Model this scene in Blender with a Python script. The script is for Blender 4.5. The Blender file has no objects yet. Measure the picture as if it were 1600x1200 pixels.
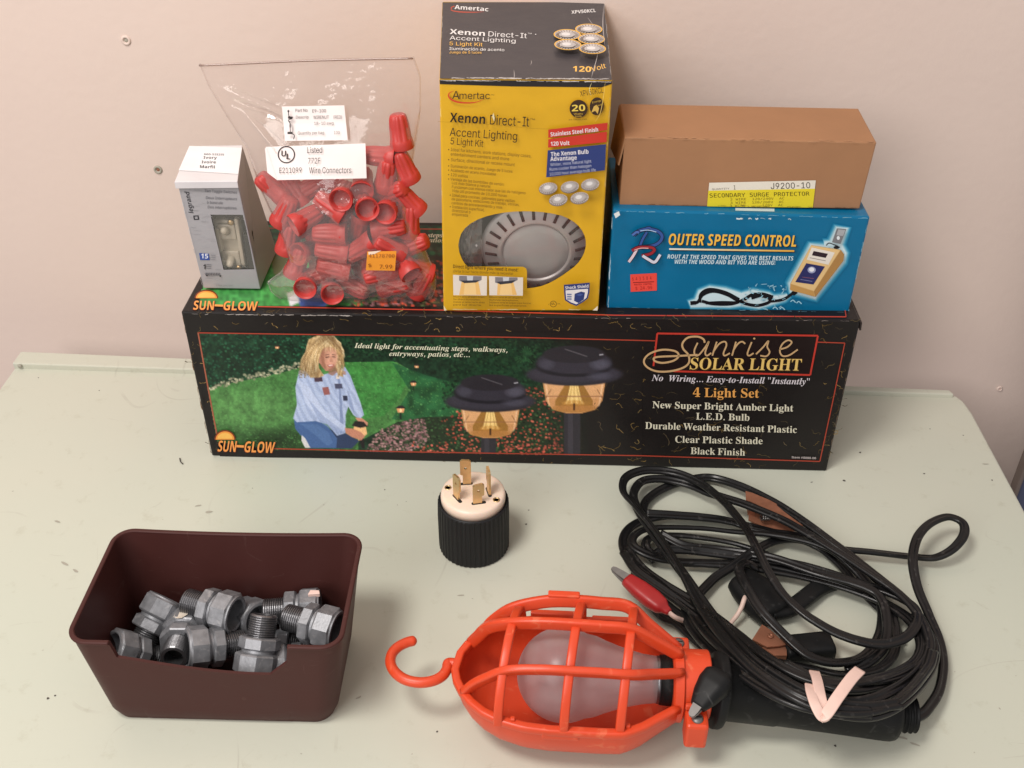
import bpy, bmesh, math, random, os
import numpy as np
from mathutils import Vector, Matrix
from mathutils.geometry import delaunay_2d_cdt

random.seed(7)
RNG = np.random.default_rng(11)
SC = bpy.context.scene
COL = SC.collection

# ------------------------------------------------------------------ camera
FPX = 1655.355                                   # focal length for a 1600 px wide frame
CAM = np.array([0.0, 0.0, 0.575])
_p, _r, _ya = math.radians(35.84), math.radians(-0.2456), math.radians(1.3669)
_f = np.array([0, math.cos(_p), -math.sin(_p)]); _rt = np.array([1.0, 0, 0]); _dn = np.cross(_f, _rt)
_R = math.cos(_r) * _rt + math.sin(_r) * _dn
_D = -math.sin(_r) * _rt + math.cos(_r) * _dn
_Z = np.array([[math.cos(_ya), -math.sin(_ya), 0], [math.sin(_ya), math.cos(_ya), 0], [0, 0, 1]])
AX_R, AX_D, AX_F = _Z @ _R, _Z @ _D, _Z @ _f
cd = bpy.data.cameras.new('camera'); cam = bpy.data.objects.new('camera', cd); COL.objects.link(cam)
cd.sensor_width = 36; cd.lens = 36 * FPX / 1600; cd.clip_start = 0.02; cd.clip_end = 50
cam.matrix_world = Matrix(((AX_R[0], -AX_D[0], -AX_F[0], CAM[0]), (AX_R[1], -AX_D[1], -AX_F[1], CAM[1]),
                           (AX_R[2], -AX_D[2], -AX_F[2], CAM[2]), (0, 0, 0, 1)))
SC.camera = cam
SC.render.resolution_x, SC.render.resolution_y = 1024, 768

# ------------------------------------------------------------------ world, lamps, exposure
w = bpy.data.worlds.new('World'); SC.world = w; w.use_nodes = True
w.node_tree.nodes['Background'].inputs[0].default_value = (1.0, 0.94, 0.92, 1)
w.node_tree.nodes['Background'].inputs[1].default_value = 0.50

def area_lamp(name, loc, target, size, power, colour):
    l = bpy.data.lights.new(name, 'AREA'); l.shape = 'DISK'; l.size = size; l.energy = power; l.color = colour
    o = bpy.data.objects.new(name, l); COL.objects.link(o); o.location = loc
    o.rotation_euler = (Vector(target) - Vector(loc)).to_track_quat('-Z', 'Y').to_euler(); return o
area_lamp('ceiling_lamp', (-0.50, 0.10, 1.45), (-0.05, 0.6, 0.1), 0.42, 15.0, (1.0, 0.945, 0.885))
area_lamp('front_fill', (-1.0, -1.1, 1.30), (-0.25, 0.6, 0.1), 1.2, 22.0, (1.0, 0.95, 0.92))  # unseen fill lamp, added to brighten the wall and front faces
SC.view_settings.view_transform = 'Standard'; SC.view_settings.look = 'None'
SC.view_settings.exposure = 0.0; SC.view_settings.gamma = 1.0; SC.view_settings.use_curve_mapping = False
SC.cycles.max_bounces = 10; SC.cycles.transparent_max_bounces = 24
SC.cycles.use_denoising = True

# ------------------------------------------------------------------ measuring: a survey of the photograph
def _ray(x, y): return AX_F + AX_R * (x - 800) / FPX + AX_D * (y - 600) / FPX
def at_z(x, y, z=0.0):
    d = _ray(x, y); return CAM + d * ((z - CAM[2]) / d[2])
def at_plane(x, y, P, n):
    d = _ray(x, y); return CAM + d * (np.dot(np.asarray(P) - CAM, n) / np.dot(d, n))
def V(*a): return np.array(a, float)
def unit(a): a = np.asarray(a, float); return a / (np.linalg.norm(a) + 1e-12)

# ------------------------------------------------------------------ colour and materials
def s2l(c): c = np.asarray(c, float) / 255.0; return np.where(c <= 0.04045, c / 12.92, ((c + 0.055) / 1.055) ** 2.4)
def ink(r, g, b, k=1.0): return tuple(np.clip(s2l((r, g, b)) * k, 0, 0.9)) + (1.0,)

def mat_base(name):
    m = bpy.data.materials.new(name); m.use_nodes = True
    nt = m.node_tree; return m, nt, nt.nodes['Principled BSDF']
def add_bump(nt, b, scale, strength, dist=0.001, detail=4, coords='Object'):
    tc = nt.nodes.new('ShaderNodeTexCoord'); n = nt.nodes.new('ShaderNodeTexNoise'); bp = nt.nodes.new('ShaderNodeBump')
    n.inputs['Scale'].default_value = scale; n.inputs['Detail'].default_value = detail
    bp.inputs['Strength'].default_value = strength; bp.inputs['Distance'].default_value = dist
    nt.links.new(tc.outputs[coords], n.inputs['Vector']); nt.links.new(n.outputs['Fac'], bp.inputs['Height'])
    nt.links.new(bp.outputs['Normal'], b.inputs['Normal']); return n
def mat_plain(name, col, rough=0.5, metal=0.0, var=0.12, vscale=60, bump=None, spec=0.5, sss=0.0, rvar=0.12):
    m, nt, b = mat_base(name)
    b.inputs['Roughness'].default_value = rough; b.inputs['Metallic'].default_value = metal
    b.inputs['Specular IOR Level'].default_value = spec
    if sss: b.inputs['Subsurface Weight'].default_value = sss; b.inputs['Subsurface Scale'].default_value = 0.002
    tc = nt.nodes.new('ShaderNodeTexCoord'); n = nt.nodes.new('ShaderNodeTexNoise')
    n.inputs['Scale'].default_value = vscale; n.inputs['Detail'].default_value = 5
    nt.links.new(tc.outputs['Object'], n.inputs['Vector'])
    mx = nt.nodes.new('ShaderNodeMix'); mx.data_type = 'RGBA'
    c = np.array(col[:3])
    mx.inputs[6].default_value = (*(c * (1 - var)), 1); mx.inputs[7].default_value = (*np.clip(c * (1 + var), 0, 1), 1)
    nt.links.new(n.outputs['Fac'], mx.inputs[0]); nt.links.new(mx.outputs[2], b.inputs['Base Color'])
    mr = nt.nodes.new('ShaderNodeMapRange'); mr.inputs[3].default_value = max(0.03, rough - rvar); mr.inputs[4].default_value = min(1, rough + rvar)
    nt.links.new(n.outputs['Fac'], mr.inputs[0]); nt.links.new(mr.outputs[0], b.inputs['Roughness'])
    if bump: add_bump(nt, b, *bump)
    return m
def mat_print(name, rough=0.42, spec=0.4, inside=(0.36, 0.32, 0.27), bump=(90, 0.12, 0.0012)):
    """printed card: the print's ink colours ride on the faces; the unprinted back of the card is grey-brown"""
    m, nt, b = mat_base(name)
    at = nt.nodes.new('ShaderNodeVertexColor'); at.layer_name = 'Col'
    ge = nt.nodes.new('ShaderNodeNewGeometry'); mx = nt.nodes.new('ShaderNodeMix'); mx.data_type = 'RGBA'
    mx.inputs[7].default_value = (*inside, 1)
    nt.links.new(ge.outputs['Backfacing'], mx.inputs[0]); nt.links.new(at.outputs['Color'], mx.inputs[6])
    tc = nt.nodes.new('ShaderNodeTexCoord'); n = nt.nodes.new('ShaderNodeTexNoise'); n.inputs['Scale'].default_value = 45; n.inputs['Detail'].default_value = 6
    nt.links.new(tc.outputs['Object'], n.inputs['Vector'])
    mr = nt.nodes.new('ShaderNodeMapRange'); mr.inputs[3].default_value = 0.90; mr.inputs[4].default_value = 1.08
    nt.links.new(n.outputs['Fac'], mr.inputs[0])
    ml = nt.nodes.new('ShaderNodeMix'); ml.data_type = 'RGBA'; ml.blend_type = 'MULTIPLY'; ml.inputs[0].default_value = 1
    nt.links.new(mx.outputs[2], ml.inputs[6]); nt.links.new(mr.outputs[0], ml.inputs[7]); nt.links.new(ml.outputs[2], b.inputs['Base Color'])
    mr2 = nt.nodes.new('ShaderNodeMapRange'); mr2.inputs[3].default_value = rough - 0.1; mr2.inputs[4].default_value = rough + 0.12
    nt.links.new(n.outputs['Fac'], mr2.inputs[0]); nt.links.new(mr2.outputs[0], b.inputs['Roughness'])
    b.inputs['Specular IOR Level'].default_value = spec
    if bump: add_bump(nt, b, *bump)
    return m
def mat_film(name, tint=(0.95, 0.92, 0.90), gloss=0.08, haze=0.05, rough=0.12, bump=None, milk=(0.85, 0.8, 0.78)):
    m = bpy.data.materials.new(name); m.use_nodes = True; nt = m.node_tree; nt.nodes.clear()
    out = nt.nodes.new('ShaderNodeOutputMaterial'); tr = nt.nodes.new('ShaderNodeBsdfTransparent'); gl = nt.nodes.new('ShaderNodeBsdfGlossy')
    df = nt.nodes.new('ShaderNodeBsdfDiffuse'); fr = nt.nodes.new('ShaderNodeLayerWeight'); a = nt.nodes.new('ShaderNodeMixShader'); c = nt.nodes.new('ShaderNodeMixShader')
    tr.inputs[0].default_value = (*tint, 1); gl.inputs['Roughness'].default_value = rough; df.inputs[0].default_value = (*milk, 1)
    fr.inputs['Blend'].default_value = 0.25
    mr = nt.nodes.new('ShaderNodeMapRange'); mr.inputs[3].default_value = gloss; mr.inputs[4].default_value = 0.75
    nt.links.new(fr.outputs['Facing'], mr.inputs[0])
    a.inputs[0].default_value = haze; nt.links.new(tr.outputs[0], a.inputs[1]); nt.links.new(df.outputs[0], a.inputs[2])
    nt.links.new(mr.outputs[0], c.inputs[0]); nt.links.new(a.outputs[0], c.inputs[1]); nt.links.new(gl.outputs[0], c.inputs[2])
    nt.links.new(c.outputs[0], out.inputs[0])
    if bump:
        tc = nt.nodes.new('ShaderNodeTexCoord'); n = nt.nodes.new('ShaderNodeTexNoise'); bp = nt.nodes.new('ShaderNodeBump')
        n.inputs['Scale'].default_value = bump[0]; n.inputs['Detail'].default_value = 3; bp.inputs['Strength'].default_value = bump[1]; bp.inputs['Distance'].default_value = bump[2]
        nt.links.new(tc.outputs['Object'], n.inputs['Vector']); nt.links.new(n.outputs['Fac'], bp.inputs['Height'])
        for s in (gl, df, fr): nt.links.new(bp.outputs['Normal'], s.inputs['Normal'])
    return m

M = {}
M['card'] = mat_print('printed_card')
M['card_gloss'] = mat_print('printed_card_gloss', rough=0.36, spec=0.28)
M['kraft'] = mat_print('kraft_card', rough=0.8, spec=0.2, inside=(0.33, 0.2, 0.12), bump=(300, 0.15, 0.0006))
M['paper'] = mat_print('label_paper', rough=0.55, spec=0.3, inside=(0.7, 0.68, 0.66), bump=None)
M['film'] = mat_film('window_film', gloss=0.05, haze=0.03, rough=0.08)
M['bag'] = mat_film('bag_film', tint=(0.975, 0.94, 0.92), gloss=0.036, haze=0.085, rough=0.10, bump=(60, 0.55, 0.004))
M['bin'] = mat_plain('brown_plastic', (0.060, 0.019, 0.0165), 0.5, var=0.12, vscale=30, bump=(400, 0.06, 0.0004), spec=0.22)
M['zinc'] = mat_plain('cast_zinc', (0.25, 0.257, 0.275), 0.46, metal=0.5, var=0.5, vscale=130, bump=(500, 0.25, 0.0006))
M['zinc_dark'] = mat_plain('turned_zinc', (0.20, 0.20, 0.21), 0.34, metal=0.85, var=0.3, vscale=200, bump=(600, 0.15, 0.0004))
M['patch'] = mat_plain('peeling_patch', (0.62, 0.55, 0.46), 0.7, var=0.3, vscale=300)
M['rubber'] = mat_plain('black_rubber', (0.008, 0.0085, 0.009), 0.5, var=0.35, vscale=90, bump=(700, 0.1, 0.0003), spec=0.22)
M['cord'] = mat_plain('black_cord_jacket', (0.0075, 0.0075, 0.008), 0.30, var=0.5, vscale=45, bump=(300, 0.1, 0.0004), spec=0.34)
M['cream'] = mat_plain('cream_nylon', (0.80, 0.64, 0.52), 0.38, var=0.04, vscale=40, sss=0.1)
M['shell'] = mat_plain('black_nylon', (0.013, 0.013, 0.014), 0.5, var=0.2, vscale=60, spec=0.25)
M['brass'] = mat_plain('brass', (0.74, 0.54, 0.29), 0.40, metal=1.0, var=0.2, vscale=200)
M['copper'] = mat_plain('copper_plate', (0.34, 0.145, 0.085), 0.5, metal=0.45, var=0.3, vscale=120)
M['dull_steel'] = mat_plain('dull_steel', (0.24, 0.23, 0.22), 0.68, metal=0.5, var=0.3, vscale=300, rvar=0.05)
M['steel'] = mat_plain('bright_steel', (0.22, 0.215, 0.21), 0.45, metal=0.8, var=0.15, vscale=200)
M['orange'] = mat_plain('orange_plastic', (0.64, 0.060, 0.016), 0.38, var=0.13, vscale=28, sss=0.06, bump=(300, 0.05, 0.0004))
M['redplastic'] = mat_plain('red_plastic', (0.47, 0.040, 0.034), 0.46, var=0.12, vscale=80, sss=0.08)
M['redboot'] = mat_plain('red_vinyl', (0.36, 0.017, 0.018), 0.38, var=0.12, vscale=80)
M['tie'] = mat_plain('pale_plastic_tie', (0.78, 0.56, 0.49), 0.5, var=0.08, vscale=150)
M['wire'] = mat_plain('pale_wire_jacket', (0.70, 0.52, 0.45), 0.5, var=0.1, vscale=150)
M['ivory'] = mat_plain('shaded_ivory_plastic', (0.50, 0.46, 0.37), 0.35, var=0.06, vscale=60)  # ivory darkened so the colour carries the shade behind the carton window
M['dark'] = mat_plain('dark_hollow', (0.01, 0.009, 0.008), 0.8)
M['puck'] = mat_plain('brushed_puck_metal', (0.60, 0.60, 0.60), 0.40, metal=0.6, var=0.12, vscale=30)
M['lens'] = mat_plain('frosted_lens', (0.40, 0.41, 0.405), 0.14, var=0.25, vscale=25)
M['blue'] = mat_plain('dark_blue_paint', (0.045, 0.055, 0.11), 0.6)
M['edge'] = mat_plain('grey_brown_trim', (0.13, 0.10, 0.085), 0.6)
M['speck'] = mat_plain('dark_speck', (0.07, 0.06, 0.05), 0.8)
M['scuff'] = mat_plain('grey_scuff', (0.36, 0.34, 0.28), 0.8)

def frosted_glass():
    m = bpy.data.materials.new('frosted_bulb_glass'); m.use_nodes = True; nt = m.node_tree; nt.nodes.clear()
    out = nt.nodes.new('ShaderNodeOutputMaterial'); tr = nt.nodes.new('ShaderNodeBsdfTransparent'); gl = nt.nodes.new('ShaderNodeBsdfGlossy')
    df = nt.nodes.new('ShaderNodeBsdfDiffuse'); tl = nt.nodes.new('ShaderNodeBsdfTranslucent'); lw = nt.nodes.new('ShaderNodeLayerWeight')
    tr.inputs[0].default_value = (0.93, 0.9, 0.9, 1); df.inputs[0].default_value = (0.55, 0.52, 0.53, 1); tl.inputs[0].default_value = (0.8, 0.76, 0.76, 1)
    gl.inputs['Roughness'].default_value = 0.3
    a, b, c = (nt.nodes.new('ShaderNodeMixShader') for _ in range(3))
    a.inputs[0].default_value = 0.5; nt.links.new(df.outputs[0], a.inputs[1]); nt.links.new(tl.outputs[0], a.inputs[2])
    fm = nt.nodes.new('ShaderNodeMapRange'); fm.inputs[3].default_value = 0.46; fm.inputs[4].default_value = 0.8; nt.links.new(lw.outputs['Facing'], fm.inputs[0]); nt.links.new(fm.outputs[0], b.inputs[0]); nt.links.new(tr.outputs[0], b.inputs[1]); nt.links.new(a.outputs[0], b.inputs[2])
    lw.inputs['Blend'].default_value = 0.2; mr = nt.nodes.new('ShaderNodeMapRange'); mr.inputs[3].default_value = 0.02; mr.inputs[4].default_value = 0.35
    nt.links.new(lw.outputs['Facing'], mr.inputs[0]); nt.links.new(mr.outputs[0], c.inputs[0]); nt.links.new(b.outputs[0], c.inputs[1]); nt.links.new(gl.outputs[0], c.inputs[2])
    nt.links.new(c.outputs[0], out.inputs[0]); return m
M['bulb'] = frosted_glass()

def scratches(nt, b, base, colour, sets):
    """hairline scratches: thin level lines of stretched noise, broken up by a second noise"""
    tc = nt.nodes.new('ShaderNodeTexCoord'); last = base
    for scale, st, wd, k in sets:
        mp = nt.nodes.new('ShaderNodeMapping'); mp.inputs['Scale'].default_value = st; mp.inputs['Rotation'].default_value = (0, 0, scale); nt.links.new(tc.outputs['Object'], mp.inputs[0])
        n = nt.nodes.new('ShaderNodeTexNoise'); n.inputs['Scale'].default_value = scale; n.inputs['Detail'].default_value = 2; nt.links.new(mp.outputs[0], n.inputs['Vector'])
        d = nt.nodes.new('ShaderNodeMath'); d.operation = 'SUBTRACT'; d.inputs[1].default_value = 0.5; nt.links.new(n.outputs['Fac'], d.inputs[0])
        a = nt.nodes.new('ShaderNodeMath'); a.operation = 'ABSOLUTE'; nt.links.new(d.outputs[0], a.inputs[0])
        c = nt.nodes.new('ShaderNodeMath'); c.operation = 'LESS_THAN'; c.inputs[1].default_value = wd; nt.links.new(a.outputs[0], c.inputs[0])
        n2 = nt.nodes.new('ShaderNodeTexNoise'); n2.inputs['Scale'].default_value = scale * 4.3; n2.inputs['Detail'].default_value = 3; nt.links.new(tc.outputs['Object'], n2.inputs['Vector'])
        r = nt.nodes.new('ShaderNodeMapRange'); r.inputs[1].default_value = .54; r.inputs[2].default_value = .66; r.inputs[4].default_value = k; nt.links.new(n2.outputs['Fac'], r.inputs[0])
        m = nt.nodes.new('ShaderNodeMath'); m.operation = 'MULTIPLY'; nt.links.new(c.outputs[0], m.inputs[0]); nt.links.new(r.outputs[0], m.inputs[1])
        x = nt.nodes.new('ShaderNodeMix'); x.data_type = 'RGBA'; x.inputs[7].default_value = (*colour, 1); nt.links.new(m.outputs[0], x.inputs[0]); nt.links.new(last, x.inputs[6]); last = x.outputs[2]
    nt.links.new(last, b.inputs['Base Color'])
def worn(key, colour, sets):
    nt = M[key].node_tree; b = nt.nodes['Principled BSDF']; scratches(nt, b, b.inputs['Base Color'].links[0].from_socket, colour, sets)
worn('bin', (0.11, 0.06, 0.052), ((14.0, (1, .3, 1), .0025, .35), (40.0, (.2, 1, 1), .004, .3)))
worn('orange', (0.72, 0.17, 0.08), ((22.0, (1, .3, 1), .010, .55), (40.0, (.3, 1, 1), .008, .4)))
worn('rubber', (0.045, 0.045, 0.045), ((24.0, (1, .3, 1), .010, .6), (50.0, (.4, 1, 1), .010, .4)))
worn('cord', (0.055, 0.052, 0.05), ((60.0, (1, .5, 1), .020, .6),))
worn('zinc', (0.34, 0.34, 0.35), ((90.0, (1, .6, 1), .03, .7),))
def table_paint():
    m, nt, b = mat_base('pale_green_table_paint')
    tc = nt.nodes.new('ShaderNodeTexCoord')
    n1 = nt.nodes.new('ShaderNodeTexNoise'); n1.inputs['Scale'].default_value = 3.0; n1.inputs['Detail'].default_value = 3
    n2 = nt.nodes.new('ShaderNodeTexNoise'); n2.inputs['Scale'].default_value = 55; n2.inputs['Detail'].default_value = 8; n2.inputs['Roughness'].default_value = 0.7
    for n in (n1, n2): nt.links.new(tc.outputs['Object'], n.inputs['Vector'])
    r1 = nt.nodes.new('ShaderNodeValToRGB'); e = r1.color_ramp.elements
    e[0].position = 0.35; e[0].color = (0.53, 0.555, 0.468, 1); e[1].position = 0.65; e[1].color = (0.565, 0.562, 0.472, 1)
    nt.links.new(n1.outputs['Fac'], r1.inputs[0])
    r2 = nt.nodes.new('ShaderNodeValToRGB'); e = r2.color_ramp.elements
    e[0].position = 0.22; e[0].color = (0.84, 0.82, 0.78, 1); e[1].position = 0.42; e[1].color = (1, 1, 1, 1)
    nt.links.new(n2.outputs['Fac'], r2.inputs[0])
    ml = nt.nodes.new('ShaderNodeMix'); ml.data_type = 'RGBA'; ml.blend_type = 'MULTIPLY'; ml.inputs[0].default_value = 1
    nt.links.new(r1.outputs[0], ml.inputs[6]); nt.links.new(r2.outputs[0], ml.inputs[7]); nt.links.new(ml.outputs[2], b.inputs['Base Color'])
    b.inputs['Roughness'].default_value = 0.42; b.inputs['Specular IOR Level'].default_value = 0.35
    scratches(nt, b, ml.outputs[2], (0.40, 0.385, 0.32), ((5.0, (1, .35, 1), .0016, .35), (11.0, (.3, 1, 1), .0012, .3), (2.2, (1, 1, 1), .0006, .4)))
    add_bump(nt, b, 130, 0.10, 0.0008, 6); return m
def wall_paint():
    m, nt, b = mat_base('pinkish_wall_paint')
    tc = nt.nodes.new('ShaderNodeTexCoord')
    n1 = nt.nodes.new('ShaderNodeTexNoise'); n1.inputs['Scale'].default_value = 4.0; n1.inputs['Detail'].default_value = 4
    nt.links.new(tc.outputs['Object'], n1.inputs['Vector'])
    r1 = nt.nodes.new('ShaderNodeValToRGB'); e = r1.color_ramp.elements
    e[0].position = 0.3; e[0].color = (0.66, 0.535, 0.475, 1); e[1].position = 0.7; e[1].color = (0.69, 0.565, 0.50, 1)
    nt.links.new(n1.outputs['Fac'], r1.inputs[0]); nt.links.new(r1.outputs[0], b.inputs['Base Color'])
    b.inputs['Roughness'].default_value = 0.65; b.inputs['Specular IOR Level'].default_value = 0.25
    add_bump(nt, b, 110, 0.22, 0.0015, 5); return m
M['table'] = table_paint(); M['wall'] = wall_paint()

# ------------------------------------------------------------------ mesh building
class MB:
    """collects shapes and links them as one mesh object"""
    def __init__(s): s.v = []; s.f = []; s.mi = []; s.c = []; s.sm = []; s.n = 0
    def add(s, verts, faces, mat=0, col=(1, 1, 1, 1), smooth=False, vcols=None):
        verts = np.asarray(verts, float).reshape(-1, 3); b = s.n; s.v.append(verts); s.n += len(verts)
        for f in faces:
            s.f.append([b + i for i in f]); s.mi.append(mat); s.sm.append(smooth)
            s.c.extend([vcols[i] for i in f] if vcols is not None else [col] * len(f))
        return s
    def build(s, name, mats, parent=None, recalc=False):
        me = bpy.data.meshes.new(name)
        me.from_pydata(np.concatenate(s.v).tolist(), [], s.f)
        for m in (mats if isinstance(mats, (list, tuple)) else [mats]): me.materials.append(m)
        me.polygons.foreach_set('material_index', s.mi); me.polygons.foreach_set('use_smooth', s.sm)
        ca = me.color_attributes.new('Col', 'FLOAT_COLOR', 'CORNER')
        ca.data.foreach_set('color', np.asarray(s.c, float).ravel())
        if recalc:
            bm = bmesh.new(); bm.from_mesh(me); bmesh.ops.recalc_face_normals(bm, faces=bm.faces); bm.to_mesh(me); bm.free()
        me.update()
        o = bpy.data.objects.new(name, me); COL.objects.link(o)
        if parent is not None:
            o.parent = parent
            o.matrix_parent_inverse = parent.matrix_basis.inverted()
        return o

def lathe(mb, prof, n=32, mat=0, col=(1, 1, 1, 1), frame=None, smooth=True, rmod=None, cap=True):
    """prof: (radius, height) list along the axis; rmod(theta, k) scales a radius; frame = 4x4"""
    P = []; 
    for k, (r, h) in enumerate(prof):
        for i in range(n):
            t = 2 * math.pi * i / n; q = r * (rmod(t, k) if rmod else 1.0)
            P.append((q * math.cos(t), q * math.sin(t), h))
    P = np.array(P)
    if frame is not None: P = P @ frame[:3, :3].T + frame[:3, 3]
    F = []
    for k in range(len(prof) - 1):
        for i in range(n):
            j = (i + 1) % n; F.append((k * n + i, k * n + j, (k + 1) * n + j, (k + 1) * n + i))
    if cap and prof[0][0] > 1e-6: F.append(tuple(range(n - 1, -1, -1)))
    if cap and prof[-1][0] > 1e-6: F.append(tuple((len(prof) - 1) * n + i for i in range(n)))
    mb.add(P, F, mat, col, smooth); return mb
def frame_along(p0, p1, roll=0.0):
    z = unit(np.asarray(p1) - np.asarray(p0)); u = V(0, 0, 1) if abs(z[2]) < 0.95 else V(0, 1, 0)
    x = unit(np.cross(u, z)); y = np.cross(z, x); c, s = math.cos(roll), math.sin(roll)
    m = np.eye(4); m[:3, 0] = c * x + s * y; m[:3, 1] = -s * x + c * y; m[:3, 2] = z; m[:3, 3] = p0; return m
def to_matrix(m): return Matrix([list(map(float, r)) for r in m])
def catmull(P, step=8, closed=False):
    P = [np.asarray(p, float) for p in P]; out = []
    Q = [P[0] * 2 - P[1]] + P + [P[-1] * 2 - P[-2]]
    for i in range(1, len(Q) - 2):
        a, b, c, d = Q[i - 1], Q[i], Q[i + 1], Q[i + 2]
        for k in range(step):
            t = k / step
            out.append(0.5 * (2 * b + (c - a) * t + (2 * a - 5 * b + 4 * c - d) * t * t + (3 * b - 3 * c + d - a) * t ** 3))
    out.append(Q[-2]); return np.array(out)
def sweep(mb, path, prof, mat=0, col=(1, 1, 1, 1), up=(0, 0, 1), twist=None, scale=None, smooth=True, cap=True):
    """prof: closed 2-D loop (across, up)"""
    path = np.asarray(path, float); n = len(prof); N = len(path); P = []
    T = np.gradient(path, axis=0); up = np.asarray(up, float); prev = None
    for i in range(N):
        t = unit(T[i]); sd = np.cross(t, up)
        if np.linalg.norm(sd) < 0.2 and prev is not None: sd = prev - t * np.dot(prev, t)
        sd = unit(sd); prev = sd; u = np.cross(sd, t)
        if twist is not None:
            a = twist[i]; sd, u = math.cos(a) * sd + math.sin(a) * u, -math.sin(a) * sd + math.cos(a) * u
        k = 1.0 if scale is None else scale[i]
        for (x, y) in prof: P.append(path[i] + sd * x * k + u * y * k)
    F = []
    for i in range(N - 1):
        for j in range(n):
            q = (j + 1) % n; F.append((i * n + j, (i + 1) * n + j, (i + 1) * n + q, i * n + q))
    if cap: F.append(tuple(range(n))); F.append(tuple((N - 1) * n + j for j in range(n - 1, -1, -1)))
    mb.add(P, F, mat, col, smooth); return mb
def circ(r, n=12): return [(r * math.cos(2 * math.pi * i / n), r * math.sin(2 * math.pi * i / n)) for i in range(n)]
def rrect(w, h, r, k=3):
    out = []
    for cx, cy, a0 in ((w / 2 - r, h / 2 - r, 0), (-w / 2 + r, h / 2 - r, 90), (-w / 2 + r, -h / 2 + r, 180), (w / 2 - r, -h / 2 + r, 270)):
        for i in range(k + 1):
            a = math.radians(a0 + 90 * i / k); out.append((cx + r * math.cos(a), cy + r * math.sin(a)))
    return out
def tess(loops):
    """2-D loops (outer first, then holes) -> verts, triangles, by constrained Delaunay triangles inside the outer and outside the holes"""
    pts = [(float(p[0]), float(p[1])) for l in loops for p in l]; es = []; b = 0
    for l in loops: k = len(l); es += [(b + i, b + (i + 1) % k) for i in range(k)]; b += k
    cv, _e, cf, *_r = delaunay_2d_cdt([Vector(p) for p in pts], es, [], 0, 1e-9)
    if len(cv) == len(pts): cv = pts
    else: cv = [tuple(c) for c in cv]
    out = []
    for t in cf:
        a, b_, c = (cv[i] for i in t); mx, my = (a[0] + b_[0] + c[0]) / 3, (a[1] + b_[1] + c[1]) / 3; n = 0
        for l in loops:
            for i in range(len(l)):
                xa, ya = l[i]; xb, yb = l[(i + 1) % len(l)]
                if (ya > my) != (yb > my) and mx < (xb - xa) * (my - ya) / (yb - ya) + xa: n += 1
        if n % 2 == 0: continue
        ar = (b_[0] - a[0]) * (c[1] - a[1]) - (b_[1] - a[1]) * (c[0] - a[0])
        out.append(tuple(t) if ar > 0 else (t[0], t[2], t[1]))
    return cv, out
def extrude(mb, loops, h, frame, mat=0, col=(1, 1, 1, 1), smooth=False):
    """a plate of thickness h with holes; loops in the frame's xy plane"""
    pts, tri = tess(loops); n = len(pts); P = [(x, y, h / 2) for x, y in pts] + [(x, y, -h / 2) for x, y in pts]
    F = [tuple(t) for t in tri] + [tuple(n + i for i in (t[0], t[2], t[1])) for t in tri]; b = 0
    for l in loops:
        k = len(l)
        ar = sum(l[i][0] * l[(i + 1) % k][1] - l[(i + 1) % k][0] * l[i][1] for i in range(k))
        outer = (b == 0); fw = (ar > 0) == outer
        for i in range(k):
            j = (i + 1) % k; q = (b + i, n + b + i, n + b + j, b + j); F.append(q if fw else q[::-1])
        b += k
    P = np.array(P) @ frame[:3, :3].T + frame[:3, 3]; mb.add(P, F, mat, col, smooth); return mb
def hexa(mb, c8, bevel=0.001, seg=2, mat=0, col=(1, 1, 1, 1), skip=(), wob=0.0):
    """c8: bottom FL FR BR BL then top FL FR BR BL; a box with rounded edges; skip drops faces (front, top, right, left, back, bottom)"""
    bm = bmesh.new(); vs = [bm.verts.new(Vector(map(float, c))) for c in c8]
    names = {'bottom': (3, 2, 1, 0), 'top': (4, 5, 6, 7), 'front': (0, 1, 5, 4), 'right': (1, 2, 6, 5), 'back': (2, 3, 7, 6), 'left': (3, 0, 4, 7)}
    L = bm.faces.layers.int.new('id')
    for k, (nm, ix) in enumerate(names.items()):
        f = bm.faces.new([vs[i] for i in ix]); f[L] = k + 1
    bmesh.ops.bevel(bm, geom=bm.edges[:], offset=bevel, segments=seg, profile=0.5, affect='EDGES', clamp_overlap=True, material=-1)
    bm.verts.index_update(); ids = list(names); rims = {}
    big = {}
    for f in bm.faces:
        if len(f.verts) == 4:
            k = f[L]
            if k and (k not in big or f.calc_area() > big[k].calc_area()): big[k] = f
    verts = [v.co[:] for v in bm.verts]; faces = []
    for f in bm.faces:
        nm = next((ids[k - 1] for k, g in big.items() if g == f), None)
        if nm in skip: rims[nm] = [np.array(v.co[:]) for v in f.verts]; continue
        faces.append(tuple(v.index for v in f.verts))
    mb.add(verts, faces, mat, col, True if bevel > 0.002 else False); bm.free(); return rims

def thing(name, label, cat, loc, group=None):
    o = bpy.data.objects.new(name, None); COL.objects.link(o); o.empty_display_size = 0.02
    o.location = [float(x) for x in loc]; return tag(o, label, cat, group)
def tag(o, label, cat, group=None):
    o['label'] = label; o['category'] = cat
    if group: o['group'] = group
    return o
def structure(o): o['kind'] = 'structure'; return o
def copy_thing(src, matrix, label, group=None):
    r = src.copy(); COL.objects.link(r); r.matrix_basis = matrix; r['label'] = label
    if group: r['group'] = group
    for ch in src.children:
        c = ch.copy(); COL.objects.link(c); c.parent = r; c.matrix_parent_inverse = ch.matrix_parent_inverse.copy()
        for g in ch.children:
            d = g.copy(); COL.objects.link(d); d.parent = c; d.matrix_parent_inverse = g.matrix_parent_inverse.copy()
    return r

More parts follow.
